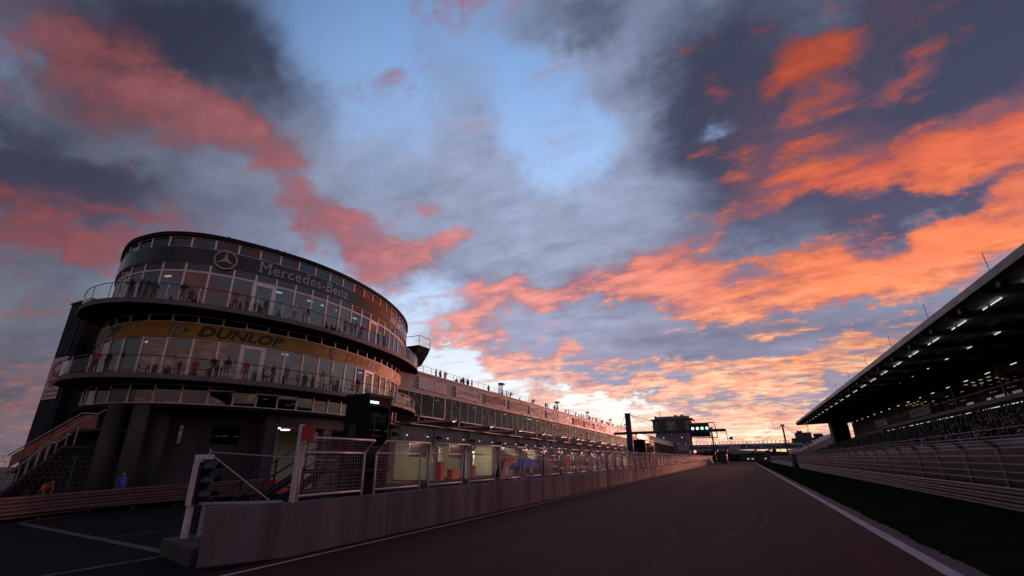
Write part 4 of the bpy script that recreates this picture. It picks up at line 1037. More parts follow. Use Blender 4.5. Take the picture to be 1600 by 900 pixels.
# ------------------------------------------------------------------ control tower beyond the wing
CT = thing('control_tower', 'dark glazed race control tower with a slim mast rising beyond the far wing', 'tower', (-39, 320, 0))
M_CTW = mat('tower cladding', (0.20, 0.175, 0.195), .6, .1, .1, .3)
def cyl_box(x0, x1, y0, y1, ch): return [(x0 + ch, y0), (x1 - ch, y0), (x1, y0 + ch), (x1, y1 - ch), (x1 - ch, y1), (x0 + ch, y1), (x0, y1 - ch), (x0, y0 + ch)]
MB().prism(cyl_box(-50, -28, 320, 342, 3), 0, 17.0).build('base', M_CTW, CT)
MB().prism(cyl_box(-49.5, -28.5, 320.5, 341.5, 3), 17.0, 18.6).build('neck', M_DARK, CT)
MB().prism(cyl_box(-51, -26.8, 318.5, 343, 3.5), 18.6, 24.6).build('cab', M_CTW, CT)
MB().prism(cyl_box(-52, -26, 317.8, 344, 3.5), 25.3, 25.9).build('roof', M_SLAB, CT)
MB().prism(cyl_box(-49.5, -28, 319.5, 343, 3.0), 24.6, 27.4).build('penthouse', M_CTW, CT)
for (xa, xb) in ((-47.2, -42.3), (-36.2, -30.5)):
    g_ = MB().box((xa, 318.38, 18.9), (xb, 318.48, 24.4)).build('window', M_DSTEEL, CT)
    MB().box((xa + .1, 318.3, 19.0), (xb - .1, 318.37, 24.3)).build('pane', M_DGLASS, g_)
    mb = MB()
    for i in range(1, 5): mb.box((xa + (xb - xa) * i / 5 - .08, 318.2, 19.0), (xa + (xb - xa) * i / 5 + .08, 318.29, 24.3))
    for i in range(1, 4): mb.box((xa + .1, 318.1, 19.0 + i * 1.33 - .06), (xb - .1, 318.19, 19.0 + i * 1.33 + .06))
    mb.build('glazing_bar', M_BLACK, g_)
mb = MB(); mb.bar((-42, 318.2, 16.5), (-37, 318.2, 24.5), .5); mb.bar((-37, 318.2, 16.5), (-41.5, 318.2, 24.0), .5); mb.bar((-39.5, 318.0, 15), (-39.5, 318.0, 26), .4); mb.build('stair_bracing', M_ALU, CT)
mb = MB(); mb.tube([(-45.6, 325, 27.2), (-46.4, 325, 33.5)], .22, 6, r2=.06); mb.build('mast', M_DSTEEL, CT)
mb = MB(); mb.tube([(-48.5, 322, 25.9), (-48.5, 322, 27.0)], .3, 8); mb.box((-49.2, 321.5, 26.9), (-47.9, 322.5, 28.0)); mb.build('camera', M_BLACK, CT)
for x in (-37, -33.2): MB().box((x, 321, 27.4), (x + 2.2, 322, 28.2)).build('air_handler', M_ALU, CT)
for x in (-45, -34): MB().box((x, 319.94, 14.3), (x + .5, 320.0, 14.6)).build('lamp', M_LAMP, CT)

# ------------------------------------------------------------------ footbridge over the straight
BY = 232.0
FB = thing('footbridge', 'grey footbridge with a slogan in two languages spanning the far straight', 'footbridge', (0, BY, 5))
def by(p150): return p150 * BY / 150.0
bz0, bz1 = 2.5 + by(1.93), 2.5 + by(3.42)
bx0, bx1 = by(-17.1), by(18.3)
MB().box((bx0, BY, bz0), (bx1, BY + 4, bz1)).build('fascia', mat('slate blue panel', (0.34, 0.34, 0.42), .5, .1, .06, .5), FB)
mb = MB(); mb.box((bx0, BY + .05, bz1 + 1.15), (bx1, BY + .12, bz1 + 1.22)); rl = mb.build('railing', M_DSTEEL, FB)
for i in range(36):
    x = bx0 + (bx1 - bx0) * i / 35; MB().box((x - .1, BY + .02, bz1), (x + .1, BY + .16, bz1 + 1.2)).build('post', M_DSTEEL, rl)
for (pa, m_) in ((.3, M_DARK),):
    pass
def bpx(px): return (px - 1066) / (1280 - 1066) * (bx1 - bx0) + bx0
t = MB()
pl = lambda x0: (lambda u, h: (x0 + u, BY - .03, bz0 + .55 + h))
lettering(t, 'Freude am Fahren', pl(bpx(1092)), bpx(1147.5) - bpx(1092), 1.05, .045)
lettering(t, 'Sheer Driving Pleasure', pl(bpx(1175.5)), bpx(1255) - bpx(1175.5), 1.05, .045)
t.build('slogan', mat('dark slogan letters', (0.035, 0.035, 0.045), .6), FB)
for px in (1087.5, 1169):
    t = MB(); cx_ = bpx(px); r_ = .95
    t.add([(cx_ + r_ * math.cos(i * math.pi / 12), BY - .03, (bz0 + bz1) / 2 + r_ * math.sin(i * math.pi / 12)) for i in range(24)], [tuple(range(24))])
    e = t.build('roundel', M_BLACK, FB)
    t = MB()
    for q in range(4):
        t.add([(cx_, BY - .05, (bz0 + bz1) / 2)] + [(cx_ + r_ * .62 * math.cos(R(q * 90 + a)), BY - .05, (bz0 + bz1) / 2 + r_ * .62 * math.sin(R(q * 90 + a))) for a in range(0, 91, 15)], [tuple(range(8))], q % 2)
    t.build('roundel_quarter', [mat('roundel blue', (.04, .08, .2), .5), mat('roundel grey', (.22, .22, .25), .5)], e)
for px in (1127, 1142, 1158, 1187, 1208): MB().box((bpx(px) - .5, BY + .3, bz0 - .45), (bpx(px) + .5, BY + 1.2, bz0)).build('hanging_lamp', M_DSTEEL, FB)
MB().box((bx0 - .2, BY + .5, 0), (bx0 + 4.5, BY + 3.6, bz0)).build('stair_pier', M_CONC, FB)
MB().box((bpx(1212), BY + 1.2, 0), (bpx(1217.5), BY + 2.8, bz0)).build('pier', M_CONCD, FB)
MB().box((bx1 - 4, BY + .5, 0), (bx1, BY + 3.6, bz0)).build('stair_pier', M_CONC, FB)
for px0, px1 in ((1111.5, 1118), (1222, 1231.5)):
    x = by(-7.45) if px0 < 1200 else by(10.5)
    zt = 2.5 + by(7.95)
    mb = MB(); mb.tube([(x, BY - 1.5, 0), (x, BY - 1.5, zt)], .34, 10); ms = mb.build('mast', M_DSTEEL, FB)
    mb = MB(); mb.tube([(x, BY - 1.5, zt - .2), (x, BY - 1.5, zt + .25)], .75, 12); mb.build('mast_head', M_DSTEEL, ms)
    for dx in (-15, -9, 8, 14):
        mb = MB(); mb.tube([(x, BY - 1.5, zt), (x + dx, BY - .2, bz1 + .1)], .06, 4); mb.build('cable', M_DSTEEL, ms)
# ------------------------------------------------------------------ pit wall, its mesh fence, start light, cabins
PW = thing('pit_wall', 'long low concrete pit wall beside the straight with rain stains', 'wall', (-12.3, 10, 0))
seg = 4.35; y = 10.65; WTOP = 1.40
M_PWALL = mat('pit wall concrete', (0.140, 0.112, 0.124), 0.8, 0.0, 0.36, 1.1, (1, 1, 0.12), 0.25, 30.0)
mb = MB(); mb.prism([(-13.14, 8.80), (-12.15, 10.64), (-12.53, 10.64), (-13.45, 8.98)], 0, WTOP + .02); mb.build('wall_panel', M_PWALL, PW)
while y < 222:
    mb = MB(); y2 = min(y + seg - .035, 222)
    mb.prism([(-12.15, y), (-12.15, y2), (-12.53, y2), (-12.53, y)], 0, WTOP - .0012 * (y - 10))
    mb.build('wall_panel', M_PWALL, PW); y += seg
mb = MB(); mb.prism([(-12.11, 10.64), (-12.11, 222), (-12.15, 222), (-12.15, 10.64)], 0.0, .02); 
t = MB(); rr = random.Random(4)
M_FRED = mat('faded red wall print', (0.30, 0.045, 0.04), .8, 0, .35, 3.0)
for (ya, yb_, d_) in ((71.8, 80.7, 0), (88, 97, 1), (103.5, 112.5, 0), (120, 128, 1), (136, 143, 0), (152, 158, 0)):
    t = MB()
    for row in range(3):
        yy = ya
        while yy < yb_:
            w = rr.uniform(.4, 1.1)
            if rr.random() < .72: t.box((-12.15, yy, .92 - row * .24), (-12.142, yy + w, 1.06 - row * .24))
            yy += w + .18
    t.build('faded_print', M_FRED, PW)

def fence_panel(label):
    f = thing('fence_panel', label, 'fence panel', (-12.34, 0, WTOP - .1), 'mesh fence panels on the pit wall')
    L = 2.75; h0, h1, h2, ox = 0.0, 1.50, 1.92, .42
    M_F = mat('fence tube steel', (0.78, 0.62, 0.64), 0.45, 0.2, 0.15, 6.0)
    for yy in (0, L):
        mb = MB(); mb.tube([(-12.34, yy, WTOP - .1), (-12.34, yy, WTOP - .1 + h1), (-12.34 + ox, yy, WTOP - .1 + h2)], .042, 7); mb.build('post', M_F, f, True)
    for (xx, zz) in ((-12.34, .26), (-12.34, h1), (-12.34 + ox, h2)):
        mb = MB(); mb.tube([(xx, 0, WTOP - .1 + zz), (xx, L, WTOP - .1 + zz)], .036, 7); mb.build('rail', M_F, f, True)
    mb = MB(); Mw = mat('fence wire', (0.36, 0.27, 0.28), 0.5, .3)
    n = 23
    for i in range(1, n):
        yy = L * i / n
        mb.bar((-12.34, yy, WTOP - .1 + .26), (-12.34, yy, WTOP - .1 + h1), .0075); mb.bar((-12.34, yy, WTOP - .1 + h1), (-12.34 + ox, yy, WTOP - .1 + h2), .0075)
    for i in range(1, 11):
        zz = .26 + (h1 - .26) * i / 11; mb.bar((-12.34, 0, WTOP - .1 + zz), (-12.34, L, WTOP - .1 + zz), .009)
    for i in range(1, 5):
        q = i / 5; mb.bar((-12.34 + ox * q, 0, WTOP - .1 + h1 + (h2 - h1) * q), (-12.34 + ox * q, L, WTOP - .1 + h1 + (h2 - h1) * q), .009)
    mb.build('wire_mesh', Mw, f)
    return f
ORD = ['nearest', 'second', 'third', 'fourth', 'fifth', 'sixth', 'seventh', 'eighth']
fp = fence_panel('mesh fence panel on the pit wall, nearest of the row, beside the red board'); fk = tree_of(fp)
FPY = [10.95 + 3.38 * i for i in range(62)]
fp.location = (-12.34, FPY[0], WTOP - .1)
for i, y in enumerate(FPY[1:], 1):
    lab = '%s mesh fence panel from the near end of the pit wall' % ORD[i] if i < 8 else 'mesh fence panel along the far stretch of the pit wall'
    dup(fp, (-12.34, y, WTOP - .1 - .0012 * (y - 10)), label=lab, kids=fk)
# lower pipe rail behind the wall
for a, b in ((12, 24.8), (26, 44), (46, 66)):
    mb = MB(); mb.tube([(-12.75, a, .9), (-12.75, a + .15, 1.32), (-12.75, b - .15, 1.32), (-12.75, b, .9)], .04, 6)
    for k in range(int((b - a) / 3)): mb.bar((-12.75, a + 1 + k * 3, 0), (-12.75, a + 1 + k * 3, 1.3), .05)
    solo(mb, 'pipe_rail', M_STEEL, 'low pipe rail behind the pit wall, %s' % {12: 'at the near end', 26: 'before the blue tent', 46: 'beside the red tents'}[a], 'rail', 'pipe rails behind the pit wall', smooth=True)
# red board on a tall post at the near end
RB = thing('marker_board', 'small red board on a tall steel post at the near end of the pit wall', 'marker', (-12.34, 10.82, 0))
mb = MB(); mb.bar((-12.36, 10.80, 1.0), (-12.36, 10.80, 3.62), .12); mb.build('post', M_STEEL, RB)
mb = MB(); mb.box((-12.30, 10.78, 3.12), (-11.82, 10.82, 3.58)); mb.build('board', mat('signal red', (0.50, 0.02, 0.03), .5), RB)
# concrete plinth and pit exit signal
MBp = MB(); MBp.prism([(-16.2, 9.62), (-13.42, 8.75), (-13.42, 11.6), (-16.2, 12.0)], 0, .42)
solo(MBp, 'plinth', M_CONCD, 'rough concrete plinth under the pit exit signal at the wall end', 'plinth')
SG = thing('pit_exit_signal', 'unlit three lamp signal with hooded lenses on a scuffed white post', 'signal', (-15.55, 9.86, .42))
M_SCUFF = mat('scuffed white paint', (0.68, 0.62, 0.67), .6, .1, .35, 9.0, (1, 1, .5))
mb = MB(); mb.box((-15.66, 9.80, .42), (-15.48, 9.92, 1.32)); mb.build('post', M_SCUFF, SG)
mb = MB(); mb.box((-15.70, 9.76, 1.32), (-15.44, 9.90, 2.78)); mb.build('back_plate', M_SCUFF, SG)
mb = MB(); mb.box((-15.44, 9.86, 2.64), (-15.02, 9.94, 2.78)); mb.build('bracket', M_SCUFF, SG)
mb = MB(); mb.box((-15.42, 9.78, 1.36), (-15.30, 10.10, 2.56)); mb.build('housing', M_BLACK, SG)
for i in range(3):
    z = 1.60 + i * .40
    mb = MB(); mb.tube([(-15.36, 9.94, z), (-15.2, 9.98, z)], .155, 14); h = mb.build('lens', mat('dark lens', (.02, .02, .025), .15), SG, True)
    mb = MB(); vs = []; n_ = 10
    for j in range(n_ + 1):
        a = R(-10 + 200 * j / n_); vs += [(-15.2, 9.98 + math.cos(a) * .17, z + math.sin(a) * .17), (-14.82, 10.06 + math.cos(a) * .15, z + .0 + math.sin(a) * .14)]
    mb.add(vs, [(2 * j, 2 * j + 2, 2 * j + 3, 2 * j + 1) for j in range(n_)]); mb.build('hood', mat('blue grey hood', (.035, .045, .055), .4), h, True)
mb = MB(); mb.box((-15.22, 10.0, .42), (-15.12, 10.08, 1.34)); mb.bar((-15.4, 9.95, 1.36), (-12.7, 10.75, 1.42), .07); mb.bar((-15.15, 10.05, .55), (-13.0, 10.3, .62), .1); mb.bar((-15.15, 10.05, .7), (-13.2, 10.4, 1.3), .07); mb.build('support_frame', M_ALU, SG)
mb = MB(); mb.tube([(-15.3, 9.95, 2.78), (-15.3, 9.95, 2.95)], .02, 5); mb.tube([(-15.3, 9.95, 2.85), (-13.6, 13.6, 2.55)], .02, 5); mb.tube([(-15.02, 9.95, 2.7), (-13.2, 10.7, 1.45)], .025, 5); mb.build('stay', M_ALU, SG)

# start light gantry
GY = 66.0
GA = thing('start_gantry', 'dark steel gantry arm carrying the green start lights over the straight', 'gantry', (-13.6, GY, 0))
gk = GY / 50.0
def gx(px, py): pass
zb = 2.5 + (4.91 - 2.5) * gk
mb = MB(); mb.tube([(-13.65, GY, 0), (-13.65, GY, 2.5 + 4.32 * gk)], .42, 14, r2=.36); mb.build('post', mat('slate steel', (.05, .052, .066), .5, .3, .15, 2.0), GA, True)
mb = MB(); mb.tube([(-13.65, GY, 2.5 + 4.32 * gk), (-13.65, GY, 2.56 + 4.34 * gk)], .5, 14); mb.build('cap', M_BLACK, GA)
mb = MB(); mb.bar((-11.87 * gk, GY - .3, zb), (-1.24 * gk, GY - .3, zb), .3, .34); mb.build('arm', M_DSTEEL, GA)
for a, b in ((((-13.3), 2.5 + 4.25 * gk), (-9.0, zb + 1.7)),):
    pass
mb = MB(); mb.tube([(-13.4, GY, 2.45 + 4.3 * gk), (-7.0, GY - .3, zb + .2)], .025, 4); mb.build('cable', M_DSTEEL, GA)
mb = MB(); mb.tube([(-13.4, GY, 2.45 + 4.3 * gk), (-9.6, GY - .3, zb + .2)], .025, 4); mb.build('cable', M_DSTEEL, GA)
mb = MB(); mb.tube([(-13.9, GY, 2.45 + 4.3 * gk), (-15.2, GY - .3, zb + .2)], .025, 4); mb.build('cable', M_DSTEEL, GA)
M_GREEN = lamp('green signal lamp', (0.55, 1.0, 0.88), 2.6)
lx0 = -5.85; lw = .56
mb = MB(); mb.box((lx0, GY - .75, zb - .75), (lx0 + 2.35, GY - .55, zb + .95)); hb = mb.build('light_box', mat('dark green box', (.02, .03, .03), .4), GA)
for i in range(4):
    x = lx0 + .42 + i * lw
    mb = MB(); mb.tube([(x, GY - .78, zb + .28), (x, GY - .84, zb + .28)], .16, 14); mb.build('lamp', M_GREEN, hb)
    mb = MB(); mb.tube([(x, GY - .76, zb - .4), (x, GY - .80, zb - .4)], .19, 14); mb.build('dark_lens', M_BLACK, hb)
    mb = MB(); mb.box((x - .23, GY - 1.05, zb + .5), (x + .23, GY - .76, zb + .54)); mb.build('visor', M_BLACK, hb)
for i in range(5):
    x = lx0 + .14 + i * lw; MB().box((x - .02, GY - 1.0, zb - .7), (x + .02, GY - .76, zb + .1)).build('fin', M_BLACK, hb)
mb = MB(); ax, bx = lx0 + 2.3, lx0 + 3.0
for (p, q) in (((ax, zb + .95), (bx, zb + .95)), ((bx, zb + .95), (bx + .2, zb - .85)), ((bx + .2, zb - .85), (lx0, zb - .85)), ((ax, zb + .95), (ax + .1, zb - .85))):
    mb.bar((p[0], GY - .6, p[1]), (q[0], GY - .6, q[1]), .07); mb.bar((p[0], GY + .1, p[1]), (q[0], GY + .1, q[1]), .07)
for i in range(3): mb.bar((lx0 + .8 + i * .7, GY - .6, zb - .85), (lx0 + .8 + i * .7, GY - .6, zb - .3), .06)
mb.build('cage', M_BLACK, GA)
mb = MB(); xe = -1.24 * gk; mb.bar((xe, GY - .3, zb), (xe + .05, GY - .3, zb - 1.0), .08); mb.tube([(xe, GY - .3, zb - 1.0), (xe + .45, GY - .3, zb - 1.0)], .04, 5); mb.tube([(xe + .3, GY - .3, zb - 1.0), (xe + .65, GY - .3, zb - .98)], .17, 8); mb.build('camera', M_BLACK, GA)

# black timing cabins standing behind the wall
def cabin(x0, x1, y0, y1, z0, z1, label):
    c = thing('timing_cabin', label, 'cabin', ((x0 + x1) / 2, (y0 + y1) / 2, 0), 'black cabins behind the pit wall')
    mb = MB(); mb.prism([(x0, y0), (x1, y0), (x1, y1), (x0, y1)], z0, z1 - .12); mb.build('body', mat('black cabin cladding', (.008, .008, .010), .7, 0, .2, 2.0, spec=.1), c)
    mb = MB(); mb.box((x0 - .06, y0 - .06, z1 - .12), (x1 + .06, y1 + .06, z1)); mb.build('roof', M_BLACK, c)
    w = (y1 - y0); h = z1 - z0
    mb = MB(); mb.box((x1, y0 + .06 * w, z0 + .28 * h), (x1 + .02, y1 - .08 * w, z0 + .86 * h)); wi = mb.build('window', M_BLACK, c)
    mb = MB(); mb.box((x1 + .02, y0 + .09 * w, z0 + .3 * h), (x1 + .03, y1 - .11 * w, z0 + .84 * h)); mb.build('pane', M_DGLASS, wi)
    mb = MB(); mb.box((x1 + .02, y0 + .04 * w, z1 - .40), (x1 + .06, y0 + .38 * w, z1 - .31)); mb.build('strip_lamp', lamp('green white strip', (.6, 1.0, .75), 2.2), c)
    mb = MB(); mb.bar((x1 + .035, y0 + .2 * w, z0 + .72 * h), (x1 + .035, y0 + .62 * w, z0 + .70 * h), .02); mb.bar((x1 + .035, y0 + .2 * w, z0 + .44 * h), (x1 + .035, y0 + .62 * w, z0 + .43 * h), .02); mb.bar((x1 + .035, y0 + .28 * w, z0 + .44 * h), (x1 + .035, y0 + .28 * w, z0 + .72 * h), .02)
    mb.build('inner_frame', mat('dull yellow bar', (.12, .08, .02), .6), wi)
    for px_, py_ in ((x0 + .06, y0 + .06), (x1 - .06, y0 + .06), (x1 - .06, y1 - .06), (x0 + .06, y1 - .06)):
        MB().bar((px_, py_, 0), (px_, py_, z0), .14).build('leg', M_BLACK, c)
    MB().box((x0 + .1, y0 + .1, .9), (x1 - .1, y1 - .1, z0)).build('base_panel', M_BLACK, c)
    mb = MB(); mb.box((x0 + .25 * (x1 - x0), y0 - .02, z0 + .08 * h), (x0 + .55 * (x1 - x0), y0, z0 + .58 * h)); mb.build('door', mat('charcoal door', (.02, .018, .022), .5), c)
    return c
cabin(-15.25, -14.0, 15.5, 16.95, 2.2, 5.24, 'tall black cabin with a dim strip lamp at the top of the dark stair')
cabin(-16.1, -14.0, 79, 88, 2.4, 5.3, 'black cabin behind the pit wall just past the gantry post')
mb = MB(); mb.box((-13.1, 72.6, 0), (-12.7, 76.6, 3.3)); solo(mb, 'board_panel', mat('brown board', (.20, .085, .06), .7, 0, .15, 1.0), 'tall brown board standing behind the pit wall by the gantry', 'board')
# dark stair up to the near cabin
DS = thing('steel_staircase', 'dark steel staircase with double handrails climbing to the black cabin', 'staircase', (-15, 12, 0))
M_NST = mat('navy steel', (.018, .02, .035), .45, .3)
sa, sb = (10.4, .2), (14.35, 2.25)
mb = MB()
for i in range(9):
    q = (i + .5) / 9; y = sa[0] + (sb[0] - sa[0]) * q; z = sa[1] + (sb[1] - sa[1]) * q; mb.box((-15.9, y - .16, z - .03), (-14.9, y + .16, z + .02))
mb.build('treads', M_NST, DS)
for x in (-15.95, -14.85):
    mb = MB(); mb.bar((x, sa[0], sa[1]), (x, sb[0], sb[1]), .06, .28); mb.build('stringer', M_NST, DS)
    mb = MB()
    for h_ in (.55, 1.05): mb.tube([(x, sa[0], sa[1] + h_), (x, sb[0], sb[1] + h_), (x, 15.4, sb[1] + h_)], .032, 6)
    for q in (0, .33, .66, 1): y = sa[0] + (sb[0] - sa[0]) * q; z = sa[1] + (sb[1] - sa[1]) * q; mb.bar((x, y, z), (x, y, z + 1.05), .045)
    mb.bar((x, 15.35, sb[1]), (x, 15.35, sb[1] + 1.35), .06)
    mb.build('handrail', M_NST, DS)
MB().box((-16.2, 14.3, sb[1] - .12), (-13.9, 17.1, sb[1])).build('landing', M_NST, DS)
mb = MB()
for (x, y) in ((-16.1, 14.4), (-13.95, 14.4), (-16.1, 17.0)): mb = MB(); mb.bar((x, y, 0), (x, y, sb[1] - .1), .12); mb.build('leg', M_NST, DS)
# ------------------------------------------------------------------ raised pavement, guardrail and fence at the left
sheet('pavement', [(-31.2, 9.0), (-33.0, 14.5), (-33.6, 19), (-32.5, 26.2), (-33, 34), (-38, 40), (-60, 40), (-60, 4), (-32.0, 4)], .30, mat('pavement', (0.03, 0.027, 0.028), .9, 0, .25, .8))
def guard_profile(): return [(0, 0), (.05, .045), (.05, .11), (.0, .155), (.05, .20), (.05, .265), (0, .31)]
M_GUARD = mat('weathered guardrail steel', (0.155, 0.078, 0.073), 0.5, 0.3, 0.28, 2.2)
def guardrail(path, z0s, rows, name_label, group=None, side=1, cat='guardrail', rowh=.34):
    t = thing('guardrail', name_label, cat, (*path[0], 0), group)
    prof = guard_profile()
    P = [Vector(p) for p in path]
    nn = []
    for i in range(len(P)):
        d = (P[min(i + 1, len(P) - 1)] - P[max(i - 1, 0)]).normalized(); nn.append(Vector((d.y, -d.x)) * side)
    for r_ in range(rows):
        mb = MB(); vs = []; m_ = len(prof)
        for i, p in enumerate(P):
            for (o, h) in prof:
                q = p + nn[i] * o; vs.append((q.x, q.y, z0s[i] + .06 + r_ * rowh + h))
        fs = [(i * m_ + k, (i + 1) * m_ + k, (i + 1) * m_ + k + 1, i * m_ + k + 1) for i in range(len(P) - 1) for k in range(m_ - 1)]
        mb.add(vs, fs); mb.build('rail', M_GUARD, t)
    s_ = 0; L = Curve(P)
    while s_ < L.len:
        p = L.at(s_); n = L.nor(min(s_ + .01, L.len - .3)) * side
        q = p - n * .12; zz = z0s[0] + (z0s[-1] - z0s[0]) * s_ / L.len
        MB().box((q.x - .06, q.y - .06, zz - .3), (q.x + .06, q.y + .06, zz + rows * rowh - .02)).build('post', M_GUARD, t)
        s_ += 2.4 if L.len < 60 else 4.2
    return t
guardrail([(-30.4, 6.5), (-32.3, 11.2), (-33.2, 14.5), (-33.75, 18.0), (-33.6, 21.5), (-32.6, 26.1)], [-.02, .02, .08, .16, .24, .36], 3, 'three row steel guardrail curving below the round building', None, 1, rowh=.35)
def link_fence(path, z0, h, label, step=5.2, over=(0, 0), wires=10, name='wire_fence', posth=None, group=None):
    t = thing(name, label, 'fence', (*path[0], 0), group)
    L = Curve([Vector(p) for p in path]); n = max(1, int(L.len / step))
    for i in range(n + 1):
        s_ = L.len * i / n; p = L.at(s_)
        mb = MB(); mb.tube([(p.x, p.y, z0), (p.x, p.y, z0 + h), (p.x + over[0], p.y + over[1], z0 + h + .5)], .045, 6); mb.build('post', M_DSTEEL, t)
    mb = MB()
    m_ = max(2, int(L.len / 1.2))
    for k in range(wires):
        z = z0 + .2 + (h - .2) * k / (wires - 1)
        mb.tube([(L.at(L.len * i / m_).x, L.at(L.len * i / m_).y, z) for i in range(m_ + 1)], .009, 4)
    c = int(L.len / .32)
    for i in range(c):
        a = L.at(L.len * i / c); b = L.at(min(L.len - .01, L.len * i / c + 1.4))
        mb.bar((a.x, a.y, z0 + .1), (b.x, b.y, z0 + h), .008); mb.bar((b.x, b.y, z0 + .1), (a.x, a.y, z0 + h), .008)
    mb.build('wire_mesh', M_DSTEEL, t)
    return t
link_fence([(-32.6, 8.5), (-33.6, 12.0), (-34.4, 15.5), (-34.7, 18.5), (-34.4, 22.0), (-33.2, 27.0)], .3, 2.7, 'dark wire fence with bent tops behind the guardrail at the left', 5.0, (.5, -.3))
# ------------------------------------------------------------------ marquees and gear between the wall and the lane
def marquee(x0, x1, y0, y1, ze, zr, m, skirt, label, sides=()):
    t = thing('marquee', label, 'tent', ((x0 + x1) / 2, (y0 + y1) / 2, 0), 'pit lane tents behind the pit wall')
    ym = (y0 + y1) / 2; xm = (x0 + x1) / 2
    mb = MB(); r0, r1 = y0 + (y1 - y0) * .3, y1 - (y1 - y0) * .3
    mb.add([(x0, y0, ze), (x1, y0, ze), (x1, y1, ze), (x0, y1, ze), (xm, r0, zr), (xm, r1, zr), (x0, y0, ze - .22), (x1, y0, ze - .22), (x1, y1, ze - .22), (x0, y1, ze - .22)],
           [(0, 1, 4), (1, 2, 5, 4), (2, 3, 5), (3, 0, 4, 5), (0, 6, 7, 1), (1, 7, 8, 2), (2, 8, 9, 3), (3, 9, 6, 0)]); mb.build('canopy', m, t)
    for x, y in ((x0, y0), (x1, y0), (x1, y1), (x0, y1), (x1, ym)): MB().bar((x, y, 0), (x, y, ze), .08).build('leg', M_ALU, t)
    if skirt: MB().box((x1 - .06, y0, .1), (x1 - .01, y1, 1.5)).build('skirt', skirt, t)
    for (a, b, zl, zh, mm) in sides: MB().box((x1 - .9, a, zl), (x1 - .85, b, zh), ).build('side_sheet', mm, t)
    return t
M_BLUEP = mat('bright blue canvas', (0.05, 0.10, 0.42), .65, 0, .12, 2.0); M_MAUVE = mat('mauve canvas', (0.20, 0.13, 0.20), .7); M_REDT = mat('red canvas', (0.48, 0.035, 0.04), .7, 0, .12, 2.0); M_MUST = mat('mustard sheet', (0.36, 0.20, 0.03), .7)
M_GREYC = mat('blue grey panel', (0.17, 0.18, 0.22), .55, .1, .1, 1.5)
marquee(-15.5, -14.45, 32.3, 35.7, 2.1, 2.66, M_BLUEP, M_BLUE, 'blue ridge tent with a mustard side sheet behind the pit wall', [(34.2, 35.6, 1.5, 2.05, M_MUST), (32.5, 33.3, .2, 2.0, M_WHITE)])
GC = thing('equipment_cabin', 'blue grey equipment cabin with pale roof edge beside the blue tent', 'cabin', (-15.1, 38.4, 0))
MB().box((-15.7, 36.7, .1), (-14.5, 40.1, 2.40)).build('body', M_GREYC, GC); MB().box((-15.8, 36.6, 2.40), (-14.42, 40.2, 2.52)).build('roof', M_ALU, GC)
mb = MB(); mb.box((-14.5, 38.1, .6), (-14.46, 39.6, 2.0)); w_ = mb.build('window', M_WHITE, GC); MB().box((-14.46, 38.2, .7), (-14.44, 39.5, 1.9)).build('pane', M_DGLASS, w_)
MB().box((-14.5, 36.9, .2), (-14.47, 37.7, 2.1)).build('door', M_BLACK, GC)
tents = [(41.8, 45.1, M_REDT, M_RED, 'red ridge tent behind the pit wall beyond the grey cabin'), (46.2, 49.4, mat('maroon canvas', (.16, .03, .04), .7), M_GREYC, 'maroon tent with grey side behind the pit wall'), (50.6, 54.0, M_MAUVE, M_WHITE, 'mauve tent with white skirt behind the pit wall'),
         (55.5, 59.0, mat('brown canvas', (.22, .11, .09), .7), M_BLUE, 'brown tent with blue skirt beyond the mauve tent'), (60.5, 64.0, M_MUST, M_MAUVE, 'mustard tent with mauve skirt just before the gantry post'), (91, 95, M_BLUE, M_RED, 'dark blue tent far along the pit wall'),
         (98, 102, M_REDT, M_BLUE, 'red tent far along the pit wall'), (113, 117, M_MUST, M_REDT, 'mustard tent with red skirt far along the pit wall'), (122, 126, M_MAUVE, M_WHITE, 'mauve tent far along the pit wall'), (131, 135, mat('green canvas', (.06, .2, .12), .7), M_RED, 'green tent far along the pit wall')]
for (a, b, m1, m2, lab) in tents: marquee(-15.6, -14.45, a, b, 2.1, 2.66, m1, m2, lab)
def parasol(x, y, m, lab):
    t = thing('parasol', lab, 'parasol', (x, y, 0)); MB().tube([(x, y, 0), (x, y, 2.9)], .03, 6).build('pole', M_ALU, t)
    mb = MB(); n_ = 10; mb.add([(x, y, 3.0)] + [(x + 1.3 * math.cos(2 * math.pi * i / n_), y + 1.3 * math.sin(2 * math.pi * i / n_), 2.6) for i in range(n_)], [(0, 1 + i, 1 + (i + 1) % n_) for i in range(n_)]); mb.build('canopy', m, t)
parasol(-17.5, 57.0, mat('yellow canvas', (.55, .40, .03), .7), 'yellow parasol between the maroon and mauve tents')
parasol(-20.5, 41.5, M_MUST, 'mustard parasol behind the grey equipment cabin')
# slanted gear stand and red tool cabinets by the garages
def cabinet(x, y, w, h, lab, m=M_RED, d=.8):
    t = thing('tool_cabinet', lab, 'cabinet', (x, y, 0), 'red tool cabinets by the garages')
    MB().box((x - d / 2, y - w / 2, .12), (x + d / 2, y + w / 2, .12 + h)).build('body', mat('tool cabinet red', (.55, .03, .03), .4), t)
    k = max(2, int(h / .3))
    for i in range(k): MB().box((x + d / 2, y - w / 2 + .05, .12 + h * i / k + .03), (x + d / 2 + .02, y + w / 2 - .05, .12 + h * (i + 1) / k - .03)).build('drawer', mat('drawer front red', (.62, .05, .04), .4), t)
    for sx in (-1, 1):
        for sy in (-1, 1): MB().tube([(x + sx * d * .35 - .03, y + sy * w * .35, .06), (x + sx * d * .35 + .03, y + sy * w * .35, .06)], .06, 8).build('castor', M_BLACK, t)
cabinet(-37.6, 60.0, 2.0, 1.25, 'wide low red tool chest in front of the second garage')
